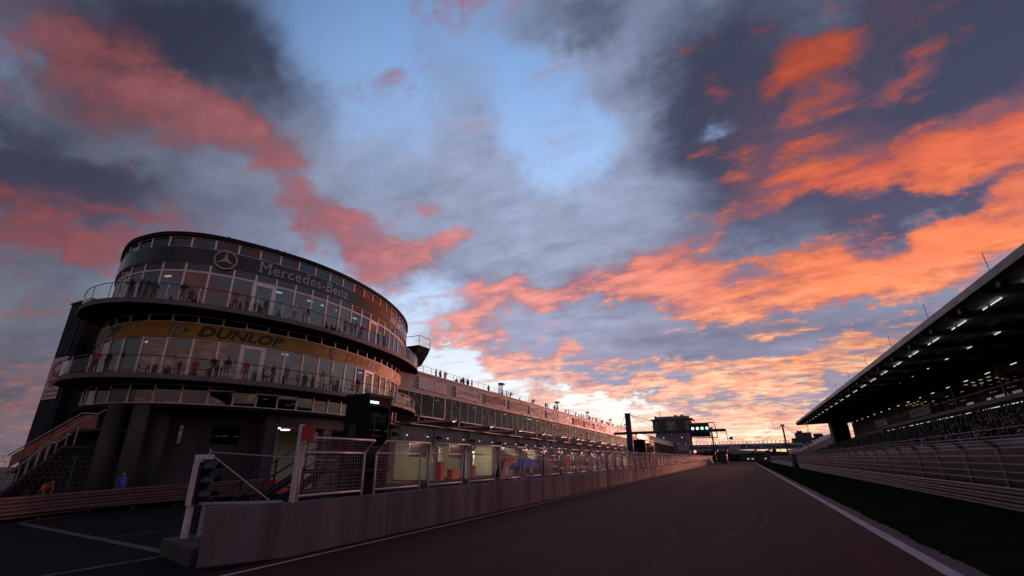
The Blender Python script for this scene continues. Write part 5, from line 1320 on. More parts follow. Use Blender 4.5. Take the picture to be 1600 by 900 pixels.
cabinet(-37.6, 56.6, 1.0, 2.2, 'tall red tool cabinet at the edge of the first garage')
cabinet(-31.6, 33.4, .9, 1.5, 'red tool cabinet behind the dark steel stair')
cabinet(-30.6, 34.2, .6, 1.8, 'narrow red cabinet behind the dark steel stair')
cabinet(-28.8, 33.0, 1.2, 1.2, 'red tool chest left of the cabin legs')
cabinet(-34.5, 28.6, 1.4, 1.1, 'red tool chest at the mouth of the round building garage')
cabinet(-40.8, 71.0, .5, 1.6, 'slim red cabinet inside the third garage')
GS = thing('gear_stand', 'slanted black gear stand with red cover and pale lettering before the third garage', 'stand', (-34, 69.8, 0))
mb = MB(); mb.add([(-34, 67.7, .1), (-34, 71.8, .1), (-34, 71.8, 2.3), (-34, 69.2, 2.3), (-35, 67.7, .1), (-35, 71.8, .1), (-35, 71.8, 2.3), (-35, 69.2, 2.3)], [(0, 1, 2, 3), (7, 6, 5, 4), (0, 4, 5, 1), (1, 5, 6, 2), (2, 6, 7, 3), (3, 7, 4, 0)]); bd = mb.build('body', M_BLACK, GS)
mb = MB(); mb.add([(-33.9, 69.0, 2.3), (-33.9, 72.0, 2.3), (-33.9, 73.8, 2.5), (-33.9, 71.6, 3.2), (-33.9, 69.8, 3.25), (-35.1, 69.0, 2.3), (-35.1, 72, 2.3), (-35.1, 73.8, 2.5), (-35.1, 71.6, 3.2), (-35.1, 69.8, 3.25)], [(0, 1, 2, 3, 4), (9, 8, 7, 6, 5), (0, 5, 6, 1), (1, 6, 7, 2), (2, 7, 8, 3), (3, 8, 9, 4), (4, 9, 5, 0)]); mb.build('cover', M_REDT, GS)
mb = MB()
for i in range(4): mb.box((-33.99, 69.4, .6 + i * .22), (-33.98, 70.9 - .25 * (i % 2), .7 + i * .22))
mb.build('lettering', M_PTX, bd)
# rest of the pit lane: small rails before the garages
mb = MB()
for k in range(4): mb.bar((-37.2, 64.2 + k * .55, 0), (-37.2, 64.2 + k * .55, 1.0), .04)
mb.tube([(-37.2, 64.2, 1.0), (-37.2, 65.85, 1.0)], .025, 5); solo(mb, 'crowd_barrier', M_ALU, 'small grey crowd barrier in front of a cream garage panel', 'barrier')
# slim tall poles and screens in the lane
for i, (x, y, h, lab) in enumerate(((-24.0, 62.0, 6.0, 'slim white pole beside the lane, left of a pair'), (-24.0, 64.5, 6.0, 'slim white pole beside the lane, right of a pair'), (-26.0, 77.5, 5.6, 'slim pole with red and white bands before the garages'))):
    t = thing('lane_pole', lab, 'pole', (x, y, 0)); MB().tube([(x, y, 0), (x, y, h)], .07, 8).build('shaft', M_WHITE if i < 2 else M_ORANGE, t); MB().tube([(x, y, 0), (x, y, .12)], .25, 10).build('foot', M_DSTEEL, t)
# ------------------------------------------------------------------ guardrail and clear fence in front of the stand
guardrail([(10.55, -20), (10.55, 60), (10.55, 110), (10.6, 124), (10.9, 130), (11.5, 134)], [0] * 6, 3, 'long three row steel guardrail beside the grass in front of the stand', None, -1, rowh=.35)
M_SHEET = glass('clear fence sheet', (0.74, 0.66, 0.65), 0.03, .05, wave=.15)
M_FPOST = mat('brown grey fence post', (.085, .075, .08), .5, .3, .2, 4.0)
def safety_panel(label):
    f = thing('safety_fence_bay', label, 'fence bay', (11.3, 0, 0), 'fence bays in front of the stand')
    L = 4.2
    mb = MB(); mb.bar((11.3, 0, 0), (11.3, 0, 2.85), .17, .22); mb.bar((11.3, 0, 2.8), (10.72, 0, 3.42), .16, .2); mb.build('post', M_FPOST, f)
    mb = MB(); mb.add([(11.22, .1, .45), (11.22, L - .02, .45), (11.22, L - .02, 2.85), (11.22, .1, 2.85)], [(0, 1, 2, 3)]); mb.build('clear_sheet', M_SHEET, f)
    mb = MB()
    for k in range(7): mb.tube([(11.16, 0, .6 + k * .36), (11.16, L, .6 + k * .36)], .011, 4)
    for k in range(3): mb.tube([(11.15 - .15 * (k + 1), 0, 2.95 + .15 * k), (11.15 - .15 * (k + 1), L, 2.95 + .15 * k)], .011, 4)
    mb.build('cable', M_STEEL, f)
    mb = MB(); mb.box((11.23, 0, 1.32), (11.29, L, 1.42)); mb.box((11.23, 0, 2.80), (11.29, L, 2.88)); mb.build('rail', M_FPOST, f)
    return f
sp = safety_panel('clear fence bay with bent post nearest the camera in front of the stand'); spk = tree_of(sp)
SPY = [15.2 + 4.2 * i for i in range(28)]
sp.location = (11.3, SPY[0], 0)
for i, y in enumerate(SPY[1:], 1): dup(sp, (11.3, y, 0), label='clear fence bay with bent post along the stand', kids=spk)
for (x, y, lab) in ((11.0, 64.6, 'leaning blue grey pole against the clear fence, nearer one'), (11.0, 118.0, 'leaning blue grey pole against the clear fence, farther one')):
    mb = MB(); mb.tube([(x + .05, y + 1.0, 3.0), (x - .35, y - .6, .9)], .06, 6); solo(mb, 'leaning_pole', mat('blue grey pole', (.16, .18, .24), .5), lab, 'pole', 'leaning poles')
# white wall with fence further on
WW = thing('white_wall', 'pale concrete wall carrying a fence beyond the gap where the marshal stands', 'wall', (10.8, 145, 0))
y = 144.5
while y < 300: MB().box((10.7, y, 0), (11.1, min(y + 7.9, 300), 1.1)).build('wall_panel', mat('pale wall', (.42, .36, .35), .7, 0, .12, .6, (1, .3, 1)), WW); y += 8.0
y = 146.0
while y < 300:
    MB().bar((10.95, y, 1.0), (10.95, y, 2.75), .1).build('fence_post', M_STEEL, WW)
    g_ = MB(); g_.add([(10.9, y + .1, 1.15), (10.9, y + 3.9, 1.15), (10.9, y + 3.9, 2.7), (10.9, y + .1, 2.7)], [(0, 1, 2, 3)]); g_.build('clear_sheet', M_SHEET, WW); y += 4.0
# ------------------------------------------------------------------ the covered stand
SR = (-0.0077, 0, 0)
GSD = thing('grandstand', 'dark covered grandstand with roof beams, strip lights and tiers of seats', 'grandstand', (16, 36, 0), rot=SR)
YA, YB = 8.0, 173.0
M_ROOFU = mat('roof underside', (.62, .55, .49), .7, 0, .12, .6, (.2, 3, 1)); M_BEAM = mat('roof beam', (.020, .020, .022), .6, .1, .2, 1.0); M_FASC = mat('roof fascia', (.115, .10, .125), .5, .2, .1, .6)
def rz(x): return 13.05 + .03 * (x - 16)
def slab(name, x0, x1, z0, z1, m, y0=YA, y1=YB):
    mb = MB(); mb.add([(x0, y0, rz(x0) + z0), (x1, y0, rz(x1) + z0), (x1, y1, rz(x1) + z0), (x0, y1, rz(x0) + z0), (x0, y0, rz(x0) + z1), (x1, y0, rz(x1) + z1), (x1, y1, rz(x1) + z1), (x0, y1, rz(x0) + z1)],
                      [(0, 3, 2, 1), (4, 5, 6, 7), (0, 1, 5, 4), (1, 2, 6, 5), (2, 3, 7, 6), (3, 0, 4, 7)]); return mb.build(name, m, GSD)
slab('roof_deck', 16.15, 38, .0, .14, M_ROOFU)
slab('roof_fascia', 15.95, 16.15, -.12, .42, M_FASC); slab('fascia_lip', 16.15, 16.5, -.16, -.1, M_FASC)
slab('end_fascia', 16.15, 27.5, -.5, .35, M_FASC, YB, YB + .2)
BMY = [40.5 + 6.33 * i for i in range(-5, 21)]
for y in BMY:
    mb = MB(); x0, x1 = 16.3, 34
    mb.add([(x0, y - .2, rz(x0) - .28), (x1, y - .2, rz(x1) - 1.3), (x1, y + .2, rz(x1) - 1.3), (x0, y + .2, rz(x0) - .28), (x0, y - .2, rz(x0)), (x1, y - .2, rz(x1)), (x1, y + .2, rz(x1)), (x0, y + .2, rz(x0))],
           [(0, 3, 2, 1), (4, 5, 6, 7), (0, 1, 5, 4), (1, 2, 6, 5), (2, 3, 7, 6), (3, 0, 4, 7)]); mb.build('roof_beam', M_BEAM, GSD)
    yy = y + 3.1
    for xx in (21.0, 26.0): MB().box((xx - .1, y + .2, rz(xx) - .22), (xx + .1, y + 6.1, rz(xx) - .02)).build('purlin', M_ROOFU, GSD)
M_ROOFL = lamp('roof tube', (1, .98, .96), .95)
for y in BMY:
    for (xx, a, b) in ((18.4, 2.6, 4.4), (18.4, 5.0, 5.75), (23.0, 3.1, 4.3), (27.6, 1.0, 2.3)):
        MB().box((xx - .02, y + a, rz(xx) - .16 - (1.5 if xx > 27 else 0)), (xx + .02, y + b, rz(xx) - .10 - (1.5 if xx > 27 else 0))).build('roof_lamp', M_ROOFL, GSD)
    mb = MB(); mb.box((16.3, y + 3.6, rz(16) - .62), (16.75, y + 4.1, rz(16) - .25)); mb.bar((16.35, y + 3.85, rz(16) - .3), (16.3, y + 3.85, rz(16) - .05), .08); mb.build('speaker', M_BLACK, GSD)
for i in range(8):
    y = 37.6 + 11.7 * i; mb = MB(); mb.tube([(16.0, y, 13.3), (15.98, y, 14.75)], .022, 5); mb.build('lightning_rod', M_DSTEEL, GSD)
# back of the stand, upper gallery, end pylon
MB().box((30, YA, 0), (30.3, YB - 2, 13.2)).build('rear_wall', mat('dark plaster', (.11, .085, .085), .8, 0, .2, .4), GSD)
MB().box((24.4, YB - 5, 0), (28.6, YB, 13.0)).build('end_pylon', M_CONCD, GSD)
MB().box((26.0, YB - .02, 6.5), (26.3, YB + .06, 9.5)).build('slot', M_SLAB, GSD)
MB().box((25.6, YA, 7.55), (30, 118, 8.0)).build('gallery_floor', M_DARK, GSD)
MB().box((25.4, YA, 7.9), (25.6, 118, 8.35)).build('gallery_edge', mat('gallery edge', (.17, .13, .13), .7), GSD)
MB().box((29.5, 126, 6.6), (30, YB - 6, 8.8)).build('pale_panel', mat('pale pink panel', (.34, .25, .24), .7), GSD)
M_DASH = lamp('gallery tube', (1, .97, .93), .9)
y = 13.0
while y < 118:
    for a, b in ((0, 1.45), (1.75, 2.35), (2.65, 4.1)): MB().box((25.62, y + a, 7.49), (25.67, y + b, 7.535)).build('gallery_lamp' if y > 50 else 'gallery_tube', M_DASH, GSD)
    y += 5.05
mb = MB(); M_REDR = mat('dull red railing', (.20, .07, .06), .5, .2)
mb.bar((25.5, YA, 9.45), (25.5, 118, 9.45), .07)
gr = mb.build('gallery_railing', M_REDR, GSD)
mb = MB(); y = YA
while y < 118: mb.bar((25.5, y, 8.3), (25.5, y, 9.45), .035); y += .62
mb.build('balusters', M_REDR, gr)
for y in range(14, 118, 13): MB().bar((25.5, y, 8.0), (25.5, y, 11.4), .14).build('gallery_post', M_REDR, GSD)
for y, m_ in ((20, 0), (33, 1), (46, 0), (59, 1), (72, 0), (85, 1), (98, 0)):
    w_ = MB().box((29.4, y, 8.6), (29.5, y + 9.5, 11.6)).build('gallery_window', M_DARK, GSD)
    MB().box((29.36, y + .2, 8.8), (29.39, y + 9.3, 11.5)).build('pane', M_DGLASS, w_)
    if m_ == 0:
        for q in range(8):
            MB().box((27.2 + (q % 2) * 1.2, y + 1 + q * 1.1, 11.2), (27.5 + (q % 2) * 1.2, y + 1.35 + q * 1.1, 11.28)).build('gallery_downlight', lamp('warm downlight', (1, .85, .45), .22), GSD)
for y in (88.0, 112.0):
    b = MB().box((25.3, y, 8.5), (25.34, y + 9.5, 9.7)).build('sign_board', mat('dim cream board', (.24, .21, .19), .7), GSD)
    t = MB(); pl = lambda u, h: (25.28, y + 8.4 - u, 8.8 + h)
    lettering(t, 'BMW M Power', pl, 6.2, .6, .02); t.build('print', M_TXT, b)
for y in range(18, 150, 12):
    MB().box((29.7, y, 3.5), (29.95, y + 4, 7.0)).build('doorway', M_BLACK, GSD)
    MB().box((29.6, y + 5, 4.2), (29.95, y + 9, 6.6)).build('shutter', mat('pink grey shutter', (.24, .17, .17), .7, 0, .1, 1, (1, 1, 6)), GSD)
for y in range(12, 118, 9): MB().bar((26.5, y, 5.8), (26.5, y, 7.6), .22).build('post', M_CONCD, GSD)
# tiers
NR = 12
def row_x(r): return 14.6 + .88 * r
def row_z(r): return 2.55 + .30 * r
mb = MB(); prof = [(14.0, 0.0), (14.0, 2.55)]
for r in range(NR): prof += [(row_x(r) - .44, row_z(r)), (row_x(r) + .44, row_z(r))]
prof += [(30, row_z(NR - 1)), (30, 0)]
vs = [(x, YA, z) for x, z in prof] + [(x, YB - 3, z) for x, z in prof]; n = len(prof)
mb.add(vs, [tuple(range(n))[::-1], tuple(range(n, 2 * n))] + [(i, (i + 1) % n, n + (i + 1) % n, n + i) for i in range(n)]); mb.build('tier_steps', M_CONCD, GSD)
MB().box((13.9, YA, 0.0), (14.0, YB - 3, 2.8)).build('lower_wall', mat('dark lower wall', (.05, .036, .038), .8, 0, .2, .5), GSD)
fw = MB().box((13.86, YA, 2.8), (14.0, YB - 3, 3.28)).build('front_wall', mat('grey banner wall', (.20, .17, .20), .6, 0, .08, .7), GSD)
MB().box((13.8, YA, 3.28), (14.02, YB - 3, 3.36)).build('wall_cap', M_SLAB, GSD)
MB().box((13.83, YA, 3.02), (13.858, YB - 3, 3.05)).build('seam', M_BLACK, fw)
for w_, y0_, wd_ in (('BMW', 43.1, 1.45), ('M', 41.45, .48), ('Power', 40.75, 1.95)):
    t = MB(); lettering(t, w_, lambda u, h: (13.84, y0_ - u, 2.98 + h), wd_, .25, .03); t.build('print', M_BLACK, fw)
t = MB()
for q, mi in ((0, 0), (1, 1), (2, 2)): t.add([(13.84, 38.6 - q * .22, 2.98), (13.84, 38.38 - q * .22, 2.98), (13.84, 38.26 - q * .22, 3.24), (13.84, 38.48 - q * .22, 3.24)], [(0, 1, 2, 3)], mi)
lettering(t, 'M', lambda u, h: (13.84, 37.9 - u, 2.98 + h), .8, .26, .05, .2, 1, 3)
t.build('banner_emblem', [mat('stripe blue', (.04, .10, .3), .6), mat('stripe navy', (.02, .03, .15), .6), mat('stripe red', (.4, .03, .04), .6), M_DSTEEL], fw)
mb = MB(); mb.bar((14.05, YA, 3.95), (14.05, YB - 3, 3.95), .05); y = YA
while y < YB - 3: mb.bar((14.05, y, 3.3), (14.05, y, 3.95), .035); y += 1.1
mb.build('front_railing', M_REDR, GSD)
# seats: the hundred nearest are parts, the others one mass
M_SEAT = mat('stand seat', (.30, .28, .29), .5)
def seat_bm(mb, x, y, z):
    mb.box((x - .2, y - .21, z + .40), (x + .18, y + .21, z + .44)); mb.box((x + .16, y - .21, z + .42), (x + .21, y + .21, z + .84)); mb.box((x - .02, y - .04, z), (x + .04, y + .04, z + .4))
sm = MB(); seat_bm(sm, 0, 0, 0); seat_me = sm.mesh('seat'); seat_me.materials.append(M_SEAT)
srnd = random.Random(5)
allseats = []
for r in range(NR):
    y = 30.0
    while y < YB - 6:
        allseats.append((row_x(r), y, row_z(r), r)); y += .62
allseats.sort(key=lambda s: s[1] + s[0] * .2)
vis = [s for s in allseats if s[1] > 33 - 0]
crowd = []; seated_mb = MB()
cnt = 0
for s in vis:
    blockgap = (int(s[1] / 9.3) % 4 == 1 and s[3] < 5)
    occ = srnd.random() < (.25 if blockgap else .62)
    if occ and s[1] < 150: crowd.append(s)
    elif cnt < 100 and s[1] < 60 and srnd.random() < .35:
        o = bpy.data.objects.new('seat', seat_me); col.objects.link(o); o.parent = GSD; o.location = (s[0] - 16, s[1] - 36, s[2]); cnt += 1
    else: seat_bm(seated_mb, s[0], s[1], s[2])
o = seated_mb.build('seats', M_SEAT, GSD); o['kind'] = 'stuff'
# spectators in the stand
SH = [(.012, .012, .015)] * 4 + [(.02, .015, .015), (.012, .015, .03), (.03, .025, .025), (.06, .014, .014), (.12, .10, .10), (.02, .03, .06), (.03, .025, .015), (.07, .03, .015)]
near = crowd[:290]; rest = crowd[290:]
for i, s in enumerate(near):
    pose = srnd.choice(['sit', 'sit', 'sit', 'stand', 'lean', 'akimbo'])
    z = s[2] - .0077 * (s[1] - 36)
    person(s[0], s[1], z + (.0 if pose != 'sit' else -.02), -90 + srnd.uniform(-25, 25), pose, srnd.choice(SH), 'dark clothed spectator among the crowd on the grandstand tiers', 'spectators on the grandstand tiers')
cm = MB()
pm_ = pmesh('sit'); pv = [tuple(v.co) for v in pm_.vertices]
def lowfig(mb, x, y, z):
    for (a, b, r0, r1, mi) in (((0, 0, .45), (0, 0, 1.05), .2, .17, 0), ((0, 0, 1.05), (0, 0, 1.12), .07, .07, 1), ((0, 0, 1.12), (0, 0, 1.36), .10, .08, 1), ((-.1, 0, .5), (-.4, 0, .1), .09, .06, 0)):
        mb.tube([(x + a[0], y + a[1], z + a[2]), (x + b[0], y + b[1], z + b[2])], r0, 5, mi + (2 if srnd.random() < .12 else 0), r1)
for s in rest:
    if srnd.random() < .75: lowfig(cm, s[0], s[1], s[2] - .0077 * (s[1] - 36) + srnd.uniform(0, .35))
o = cm.build('crowd', [mat('crowd dark clothes', (.025, .022, .026), .9), M_HAIR, mat('crowd pale clothes', (.16, .14, .14), .9), M_HAIR]); tag(o, 'distant seated crowd merging into one dark mass far along the stand', 'crowd', kind='stuff')

# ------------------------------------------------------------------ beyond: trees, low buildings, lights
def leaf_tree(x, y, h, w, seed, conifer=False, label='', group='dark trees beyond the end of the straight'):
    r = random.Random(seed)
    t = thing('pine_tree' if conifer else 'tree', label, 'tree', (x, y, 0), group)
    mb = MB(); mb.tube([(x, y, 0), (x + .1, y, h * .5), (x, y, h * .92)], .28, 7, r2=.05)
    for k in range(6):
        a = r.uniform(0, 6.28); z = h * r.uniform(.3, .7); mb.tube([(x, y, z), (x + math.cos(a) * w * .35, y + math.sin(a) * w * .35, z + h * .15)], .09, 5, r2=.03)
    mb.build('trunk', mat('bark', (.05, .035, .03), .9), t)
    mb = MB(); vs = []; fs = []
    for k in range(1500):
        if conifer:
            q = r.random() ** .7; rad = (1 - q) * w * .5 * (0.55 + .45 * abs(math.sin(q * 26))); a = r.uniform(0, 6.28); rr_ = rad * r.random() ** .4; p = (x + math.cos(a) * rr_, y + math.sin(a) * rr_, h * (.12 + .88 * q))
        else:
            c_ = r.randrange(9); a0 = c_ * 2.4; cc = (math.cos(a0) * w * .26, math.sin(a0) * w * .26, h * (.5 + .055 * c_)); v = Vector((r.gauss(0, 1), r.gauss(0, 1), r.gauss(0, .8))).normalized() * w * .24 * r.random() ** .4
            p = (x + cc[0] + v.x, y + cc[1] + v.y, cc[2] + v.z)
        s_ = r.uniform(.22, .5) * h / 10; d1 = Vector((r.uniform(-1, 1), r.uniform(-1, 1), r.uniform(-1, 1))).normalized() * s_; d2 = Vector((r.uniform(-1, 1), r.uniform(-1, 1), r.uniform(-1, 1))).normalized() * s_
        o_ = len(vs); P0 = Vector(p); vs += [tuple(P0 - d1), tuple(P0 + d2), tuple(P0 + d1), tuple(P0 - d2)]; fs.append((o_, o_ + 1, o_ + 2, o_ + 3))
    mb.add(vs, fs); mb.build('crown', mat('dark foliage', (.035, .045, .022), .9, 0, .4, .6), t)
TR = [(-27, 330, 5.2, 6, 0), (-23.5, 334, 5.6, 6, 0), (-21.3, 330, 7.8, 4.0, 1), (-18, 332, 6.4, 7, 0), (-13, 336, 5.8, 7, 0), (-9, 328, 4.6, 5, 0), (4.5, 320, 6.0, 3.6, 1), (7, 326, 4.4, 4.5, 0), (14.0, 350, 5.2, 6, 0), (18.5, 352, 4.6, 6, 0), (22, 356, 4.2, 5, 0), (30, 380, 7, 8, 0), (44, 372, 9, 9, 0), (52, 390, 8, 9, 0)]
TL = ['round dark tree at the far left of the distant row', 'dark tree just left of the pointed pine', 'pointed dark pine rising above the distant trees', 'broad dark tree right of the pointed pine', 'round dark tree under the bridge mast', 'low dark tree beside the end of the pit fence', 'small pointed pine in the gap below the footbridge', 'low tree right of the small pine', 'low dark tree above the end of the straight', 'second low tree above the end of the straight', 'smallest low tree above the end of the straight', 'dark tree behind the bridge pier', 'tall tree behind the far end of the stand', 'dark tree at the back beyond the far end of the stand']
for i, (x, y, h, w, c) in enumerate(TR): leaf_tree(x, y, h, w, 50 + i, bool(c), TL[i])
mb = MB(); mb.box((-9.8, 226, 0), (-7.0, 230, 2.9)); solo(mb, 'hut', M_CONCD, 'small grey hut at the far end of the pit wall', 'hut')
mb = MB(); mb.box((-11.3, 268, 0), (-8.0, 270, 3.9)); solo(mb, 'distance_board', M_DSTEEL, 'dark board standing beyond the end of the pit wall', 'board')
mb = MB(); mb.box((9.2, 262, 0), (11.0, 264, 5.4)); solo(mb, 'screen_box', M_DSTEEL, 'dark box screen above the far end of the white wall', 'screen')
FH = thing('far_hospitality_block', 'low dark block with a blue band at the very end of the straight', 'building', (6, 300, 0))
MB().box((-2, 300, 0), (26, 306, 2.9)).build('wall', mat('olive wall', (.06, .06, .035), .8), FH); MB().box((-2.3, 299.7, 2.9), (26.3, 306.3, 3.3)).build('roof_band', mat('blue band', (.05, .07, .16), .6), FH)
for x in (1.0, 3.2, 9.5, 12): MB().box((x, 299.9, 1.2), (x + 1.0, 299.98, 1.9)).build('lit_window', lamp('warm far window', (1, .8, .4), .35), FH)
HT = thing('hotel_block', 'dark stepped tower block with roof masts behind the footbridge end', 'building', (33, 322, 0))
MB().box((28.6, 322, 0), (36.2, 330, 15.2)).build('wall', mat('dark brown render', (.09, .065, .07), .8, 0, .1, .3), HT); MB().box((26.5, 321, 0), (37.5, 331, 12.3)).build('base', mat('brown render', (.08, .06, .062), .8), HT); MB().box((29.5, 323, 15.2), (32, 327, 16.2)).build('roof_room', M_DARK, HT)
for x, h in ((30.4, 17.4), (31.6, 16.8), (35.0, 19.4), (35.6, 19.6)): MB().bar((x, 324, 15), (x, 324, h), .2).build('roof_mast', M_DSTEEL, HT)
for x, z in ((30, 13.2), (32, 13.2), (34, 14)): MB().box((x, 321.9, z), (x + .6, 321.98, z + .8)).build('window', M_SLAB, HT)
HT2 = thing('rear_block', 'small dark flat roofed block between the tower block and the stand', 'building', (40, 326, 0)); MB().box((38.2, 326, 0), (42.5, 332, 14.0)).build('wall', M_DARK, HT2); MB().box((37.9, 325.7, 14.0), (42.0, 332.3, 14.6)).build('roof', M_DSTEEL, HT2)
SS = thing('sloping_stand', 'smaller open stand with a pale sloping roof beyond the main grandstand', 'grandstand', (24, 205, 0))
mb = MB(); mb.add([(18, 200, 4.2), (34, 200, 11.2), (34, 260, 11.2), (18, 260, 4.2), (18, 200, 3.4), (34, 200, 5.5), (34, 260, 5.5), (18, 260, 3.4)], [(0, 1, 2, 3), (4, 7, 6, 5), (0, 4, 5, 1), (1, 5, 6, 2), (2, 6, 7, 3), (3, 7, 4, 0)]); mb.build('roof', mat('pale pink cladding', (.36, .27, .26), .7, 0, .1, .4), SS)
MB().box((17, 196, 0), (30, 262, 3.0)).build('base', M_DARK, SS)
for i, (x, y) in enumerate(((14.5, 140), (13.6, 172), (12.4, 208))):
    t = thing('lamp_mast', ['tall lamp mast with paired heads near the far end of the stand', 'lamp mast with paired heads beside the white wall', 'small lamp mast by the footbridge pier'][i], 'lamp mast', (x, y, 0)); MB().tube([(x, y, 0), (x, y, 5.6)], .09, 7).build('pole', M_DSTEEL, t)
    for s_ in (-1, 1): MB().box((x + s_ * .7 - .35, y - .2, 5.45), (x + s_ * .7 + .35, y + .2, 5.75)).build('lamp_head', M_BLACK, t)
# ------------------------------------------------------------------ people on the terraces, the roof and by the track
CL = dict(black=(.012, .012, .014), navy=(.015, .02, .05), red=(.32, .02, .02), orange=(.42, .12, .03), grey=(.14, .14, .15), white=(.48, .47, .45), olive=(.06, .065, .03), blue=(.03, .09, .38), tan=(.28, .20, .13), mar=(.62, .09, .02))
def on_terrace(s, z, inset, head, pose, c, label, khaki=False):
    p = SCURVE.off(s, -inset); n = SCURVE.nor(s)
    base = math.degrees(math.atan2(n.x, n.y))
    person(p.x, p.y, z, base + head, pose, CL[c], label, 'people on the round building terraces', khaki)
U = ZT2 + .02; L_ = ZT1 + .02
def s_at(px, py, z):
    """arc length on the terrace edge seen at a point of the photograph"""
    d = look(px, py); k = (z - CAM_H) / d.z; q = Vector((d.x * k, d.y * k))
    return min(range(0, int(SCURVE.len * 10)), key=lambda i: (SCURVE.at(i / 10) - q).length) / 10
UP = [(170, 455, .6, 0, 'lean', 'black', 'man in black leaning at the left end of the upper terrace rail', 0), (182, 455, .9, 60, 'stand', 'black', 'man in black t-shirt standing near the left end of the upper terrace', 0), (203, 458, .8, 30, 'akimbo', 'navy', 'person in navy with elbows out near the left of the upper terrace', 0), (212, 458, 1.2, -40, 'stand', 'navy', 'person in dark blue beside the pale panes of the upper terrace', 0),
      (275, 462, .8, 20, 'akimbo', 'black', 'large man in black jacket and tan trousers standing wide on the upper terrace', 1), (292, 464, .9, 0, 'sit', 'olive', 'seated person low behind the upper rail beside the man in tan trousers', 0), (372, 478, .9, 10, 'photo', 'orange', 'person in orange raising a camera on the upper terrace', 0), (395, 482, 1.0, 60, 'stand', 'tan', 'person in brown facing sideways by the upper terrace door', 0), (410, 486, 1.2, 0, 'sit', 'olive', 'person seated in front of the dark upper terrace door', 0), (432, 488, 1.5, -20, 'stand', 'black', 'dark haired person right of the upper terrace door', 0),
      (472, 498, .7, 30, 'stand', 'white', 'person in pale top and shorts standing at the upper rail', 1), (486, 504, .8, -20, 'bend', 'black', 'person in black bending beside the pale topped person', 0), (559, 522, .8, 0, 'stand', 'grey', 'grey clad person first of a group of four on the upper terrace right', 0), (569, 525, .7, 10, 'stand', 'tan', 'brown topped person second of the group of four on the upper terrace', 0), (576, 527, .6, -10, 'stand', 'black', 'black clad person third of the group of four on the upper terrace', 0), (585, 530, .7, 15, 'lean', 'red', 'red capped person last of the group of four on the upper terrace', 0), (608, 541, .7, 0, 'stand', 'olive', 'olive clad person near the right end of the upper terrace', 0), (617, 545, .7, 0, 'stand', 'navy', 'navy clad person at the right end of the upper terrace', 0)]
for (px, py, ins, hd, pose, c, lab, kh) in UP: on_terrace(s_at(px, py, U), U, ins, hd, pose, c, lab, bool(kh))
LO = [(128, 583, .8, 20, 'stand', 'red', 'person in red shirt near the left end of the lower terrace', 1), (142, 582, 1.3, 0, 'stand', 'black', 'man in black standing behind the orange clad man on the lower terrace', 0), (148, 583, .5, 10, 'akimbo', 'orange', 'broad man in orange top leaning on the lower terrace rail', 0), (173, 581, 1.0, 40, 'stand', 'black', 'man in black t-shirt with pale trousers at the lower terrace left', 1), (232, 584, 1.0, 0, 'sit', 'white', 'pale figure seated behind the lower rail glass', 0), (277, 586, .6, 60, 'bend', 'white', 'white sleeved person leaning sideways on the lower terrace', 0), (302, 590, .7, 0, 'sit', 'red', 'person in red sitting behind the lower rail', 0), (328, 591, .5, 10, 'bend', 'olive', 'person in green top bending over the lower rail', 0), (351, 592, .9, -160, 'stand', 'black', 'person in dark top and cream trousers facing the lower windows', 1), (385, 596, 1.4, 0, 'stand', 'red', 'person in red inside the lower terrace door', 0),
      (412, 600, .9, 40, 'sit', 'white', 'person in white crouching low on the lower terrace', 0), (428, 600, 1.3, -30, 'stand', 'navy', 'navy clad person standing behind the crouching one', 0), (447, 602, .8, 70, 'stand', 'tan', 'woman in patterned top standing sideways on the lower terrace', 1), (460, 606, 1.0, 20, 'sit', 'orange', 'seated person in orange on the lower terrace', 0), (499, 610, .9, -20, 'stand', 'black', 'bald person in black top and tan trousers on the lower terrace', 1), (510, 612, .7, 30, 'stand', 'white', 'person in white shirt and dark cap on the lower terrace', 0), (517, 615, 1.2, 0, 'sit', 'olive', 'seated person beside the white shirted one', 0), (544, 618, .9, 0, 'sit', 'orange', 'person sitting left of the dark cabin roof on the lower terrace', 0), (554, 619, .8, 20, 'stand', 'grey', 'grey clad person above the dark cabin', 0), (563, 618, .7, 70, 'stand', 'black', 'tall person in black above the dark cabin roof', 0), (603, 630, .7, 0, 'stand', 'black', 'dark person before the orange lit panes of the lower terrace', 1), (615, 633, .6, 0, 'lean', 'black', 'dark person leaning at the right end of the lower terrace', 0)]
for (px, py, ins, hd, pose, c, lab, kh) in LO: on_terrace(s_at(px, py, L_), L_, ins, hd, pose, c, lab, bool(kh))
# on the roof of the round building only heads show over the edge
for (px, py, lab) in ((357, 374, 'dark head showing over the roof edge above the emblem'), (434, 395, 'dark head over the roof edge, left of a pair'), (446, 398, 'dark head over the roof edge, right of a pair'), (527, 430, 'dark head over the roof edge toward the right')):
    d = look(px, py); k = (21.0 - CAM_H) / d.z; q = Vector((d.x * k, d.y * k))
    s_ = min(range(0, int(WC.len * 10)), key=lambda i: (WC.at(i / 10) - q).length) / 10
    p = WC.off(s_, -.6); person(p.x, p.y, 19.62, 60, 'stand', CL['black'], lab, 'people on the round building roof')
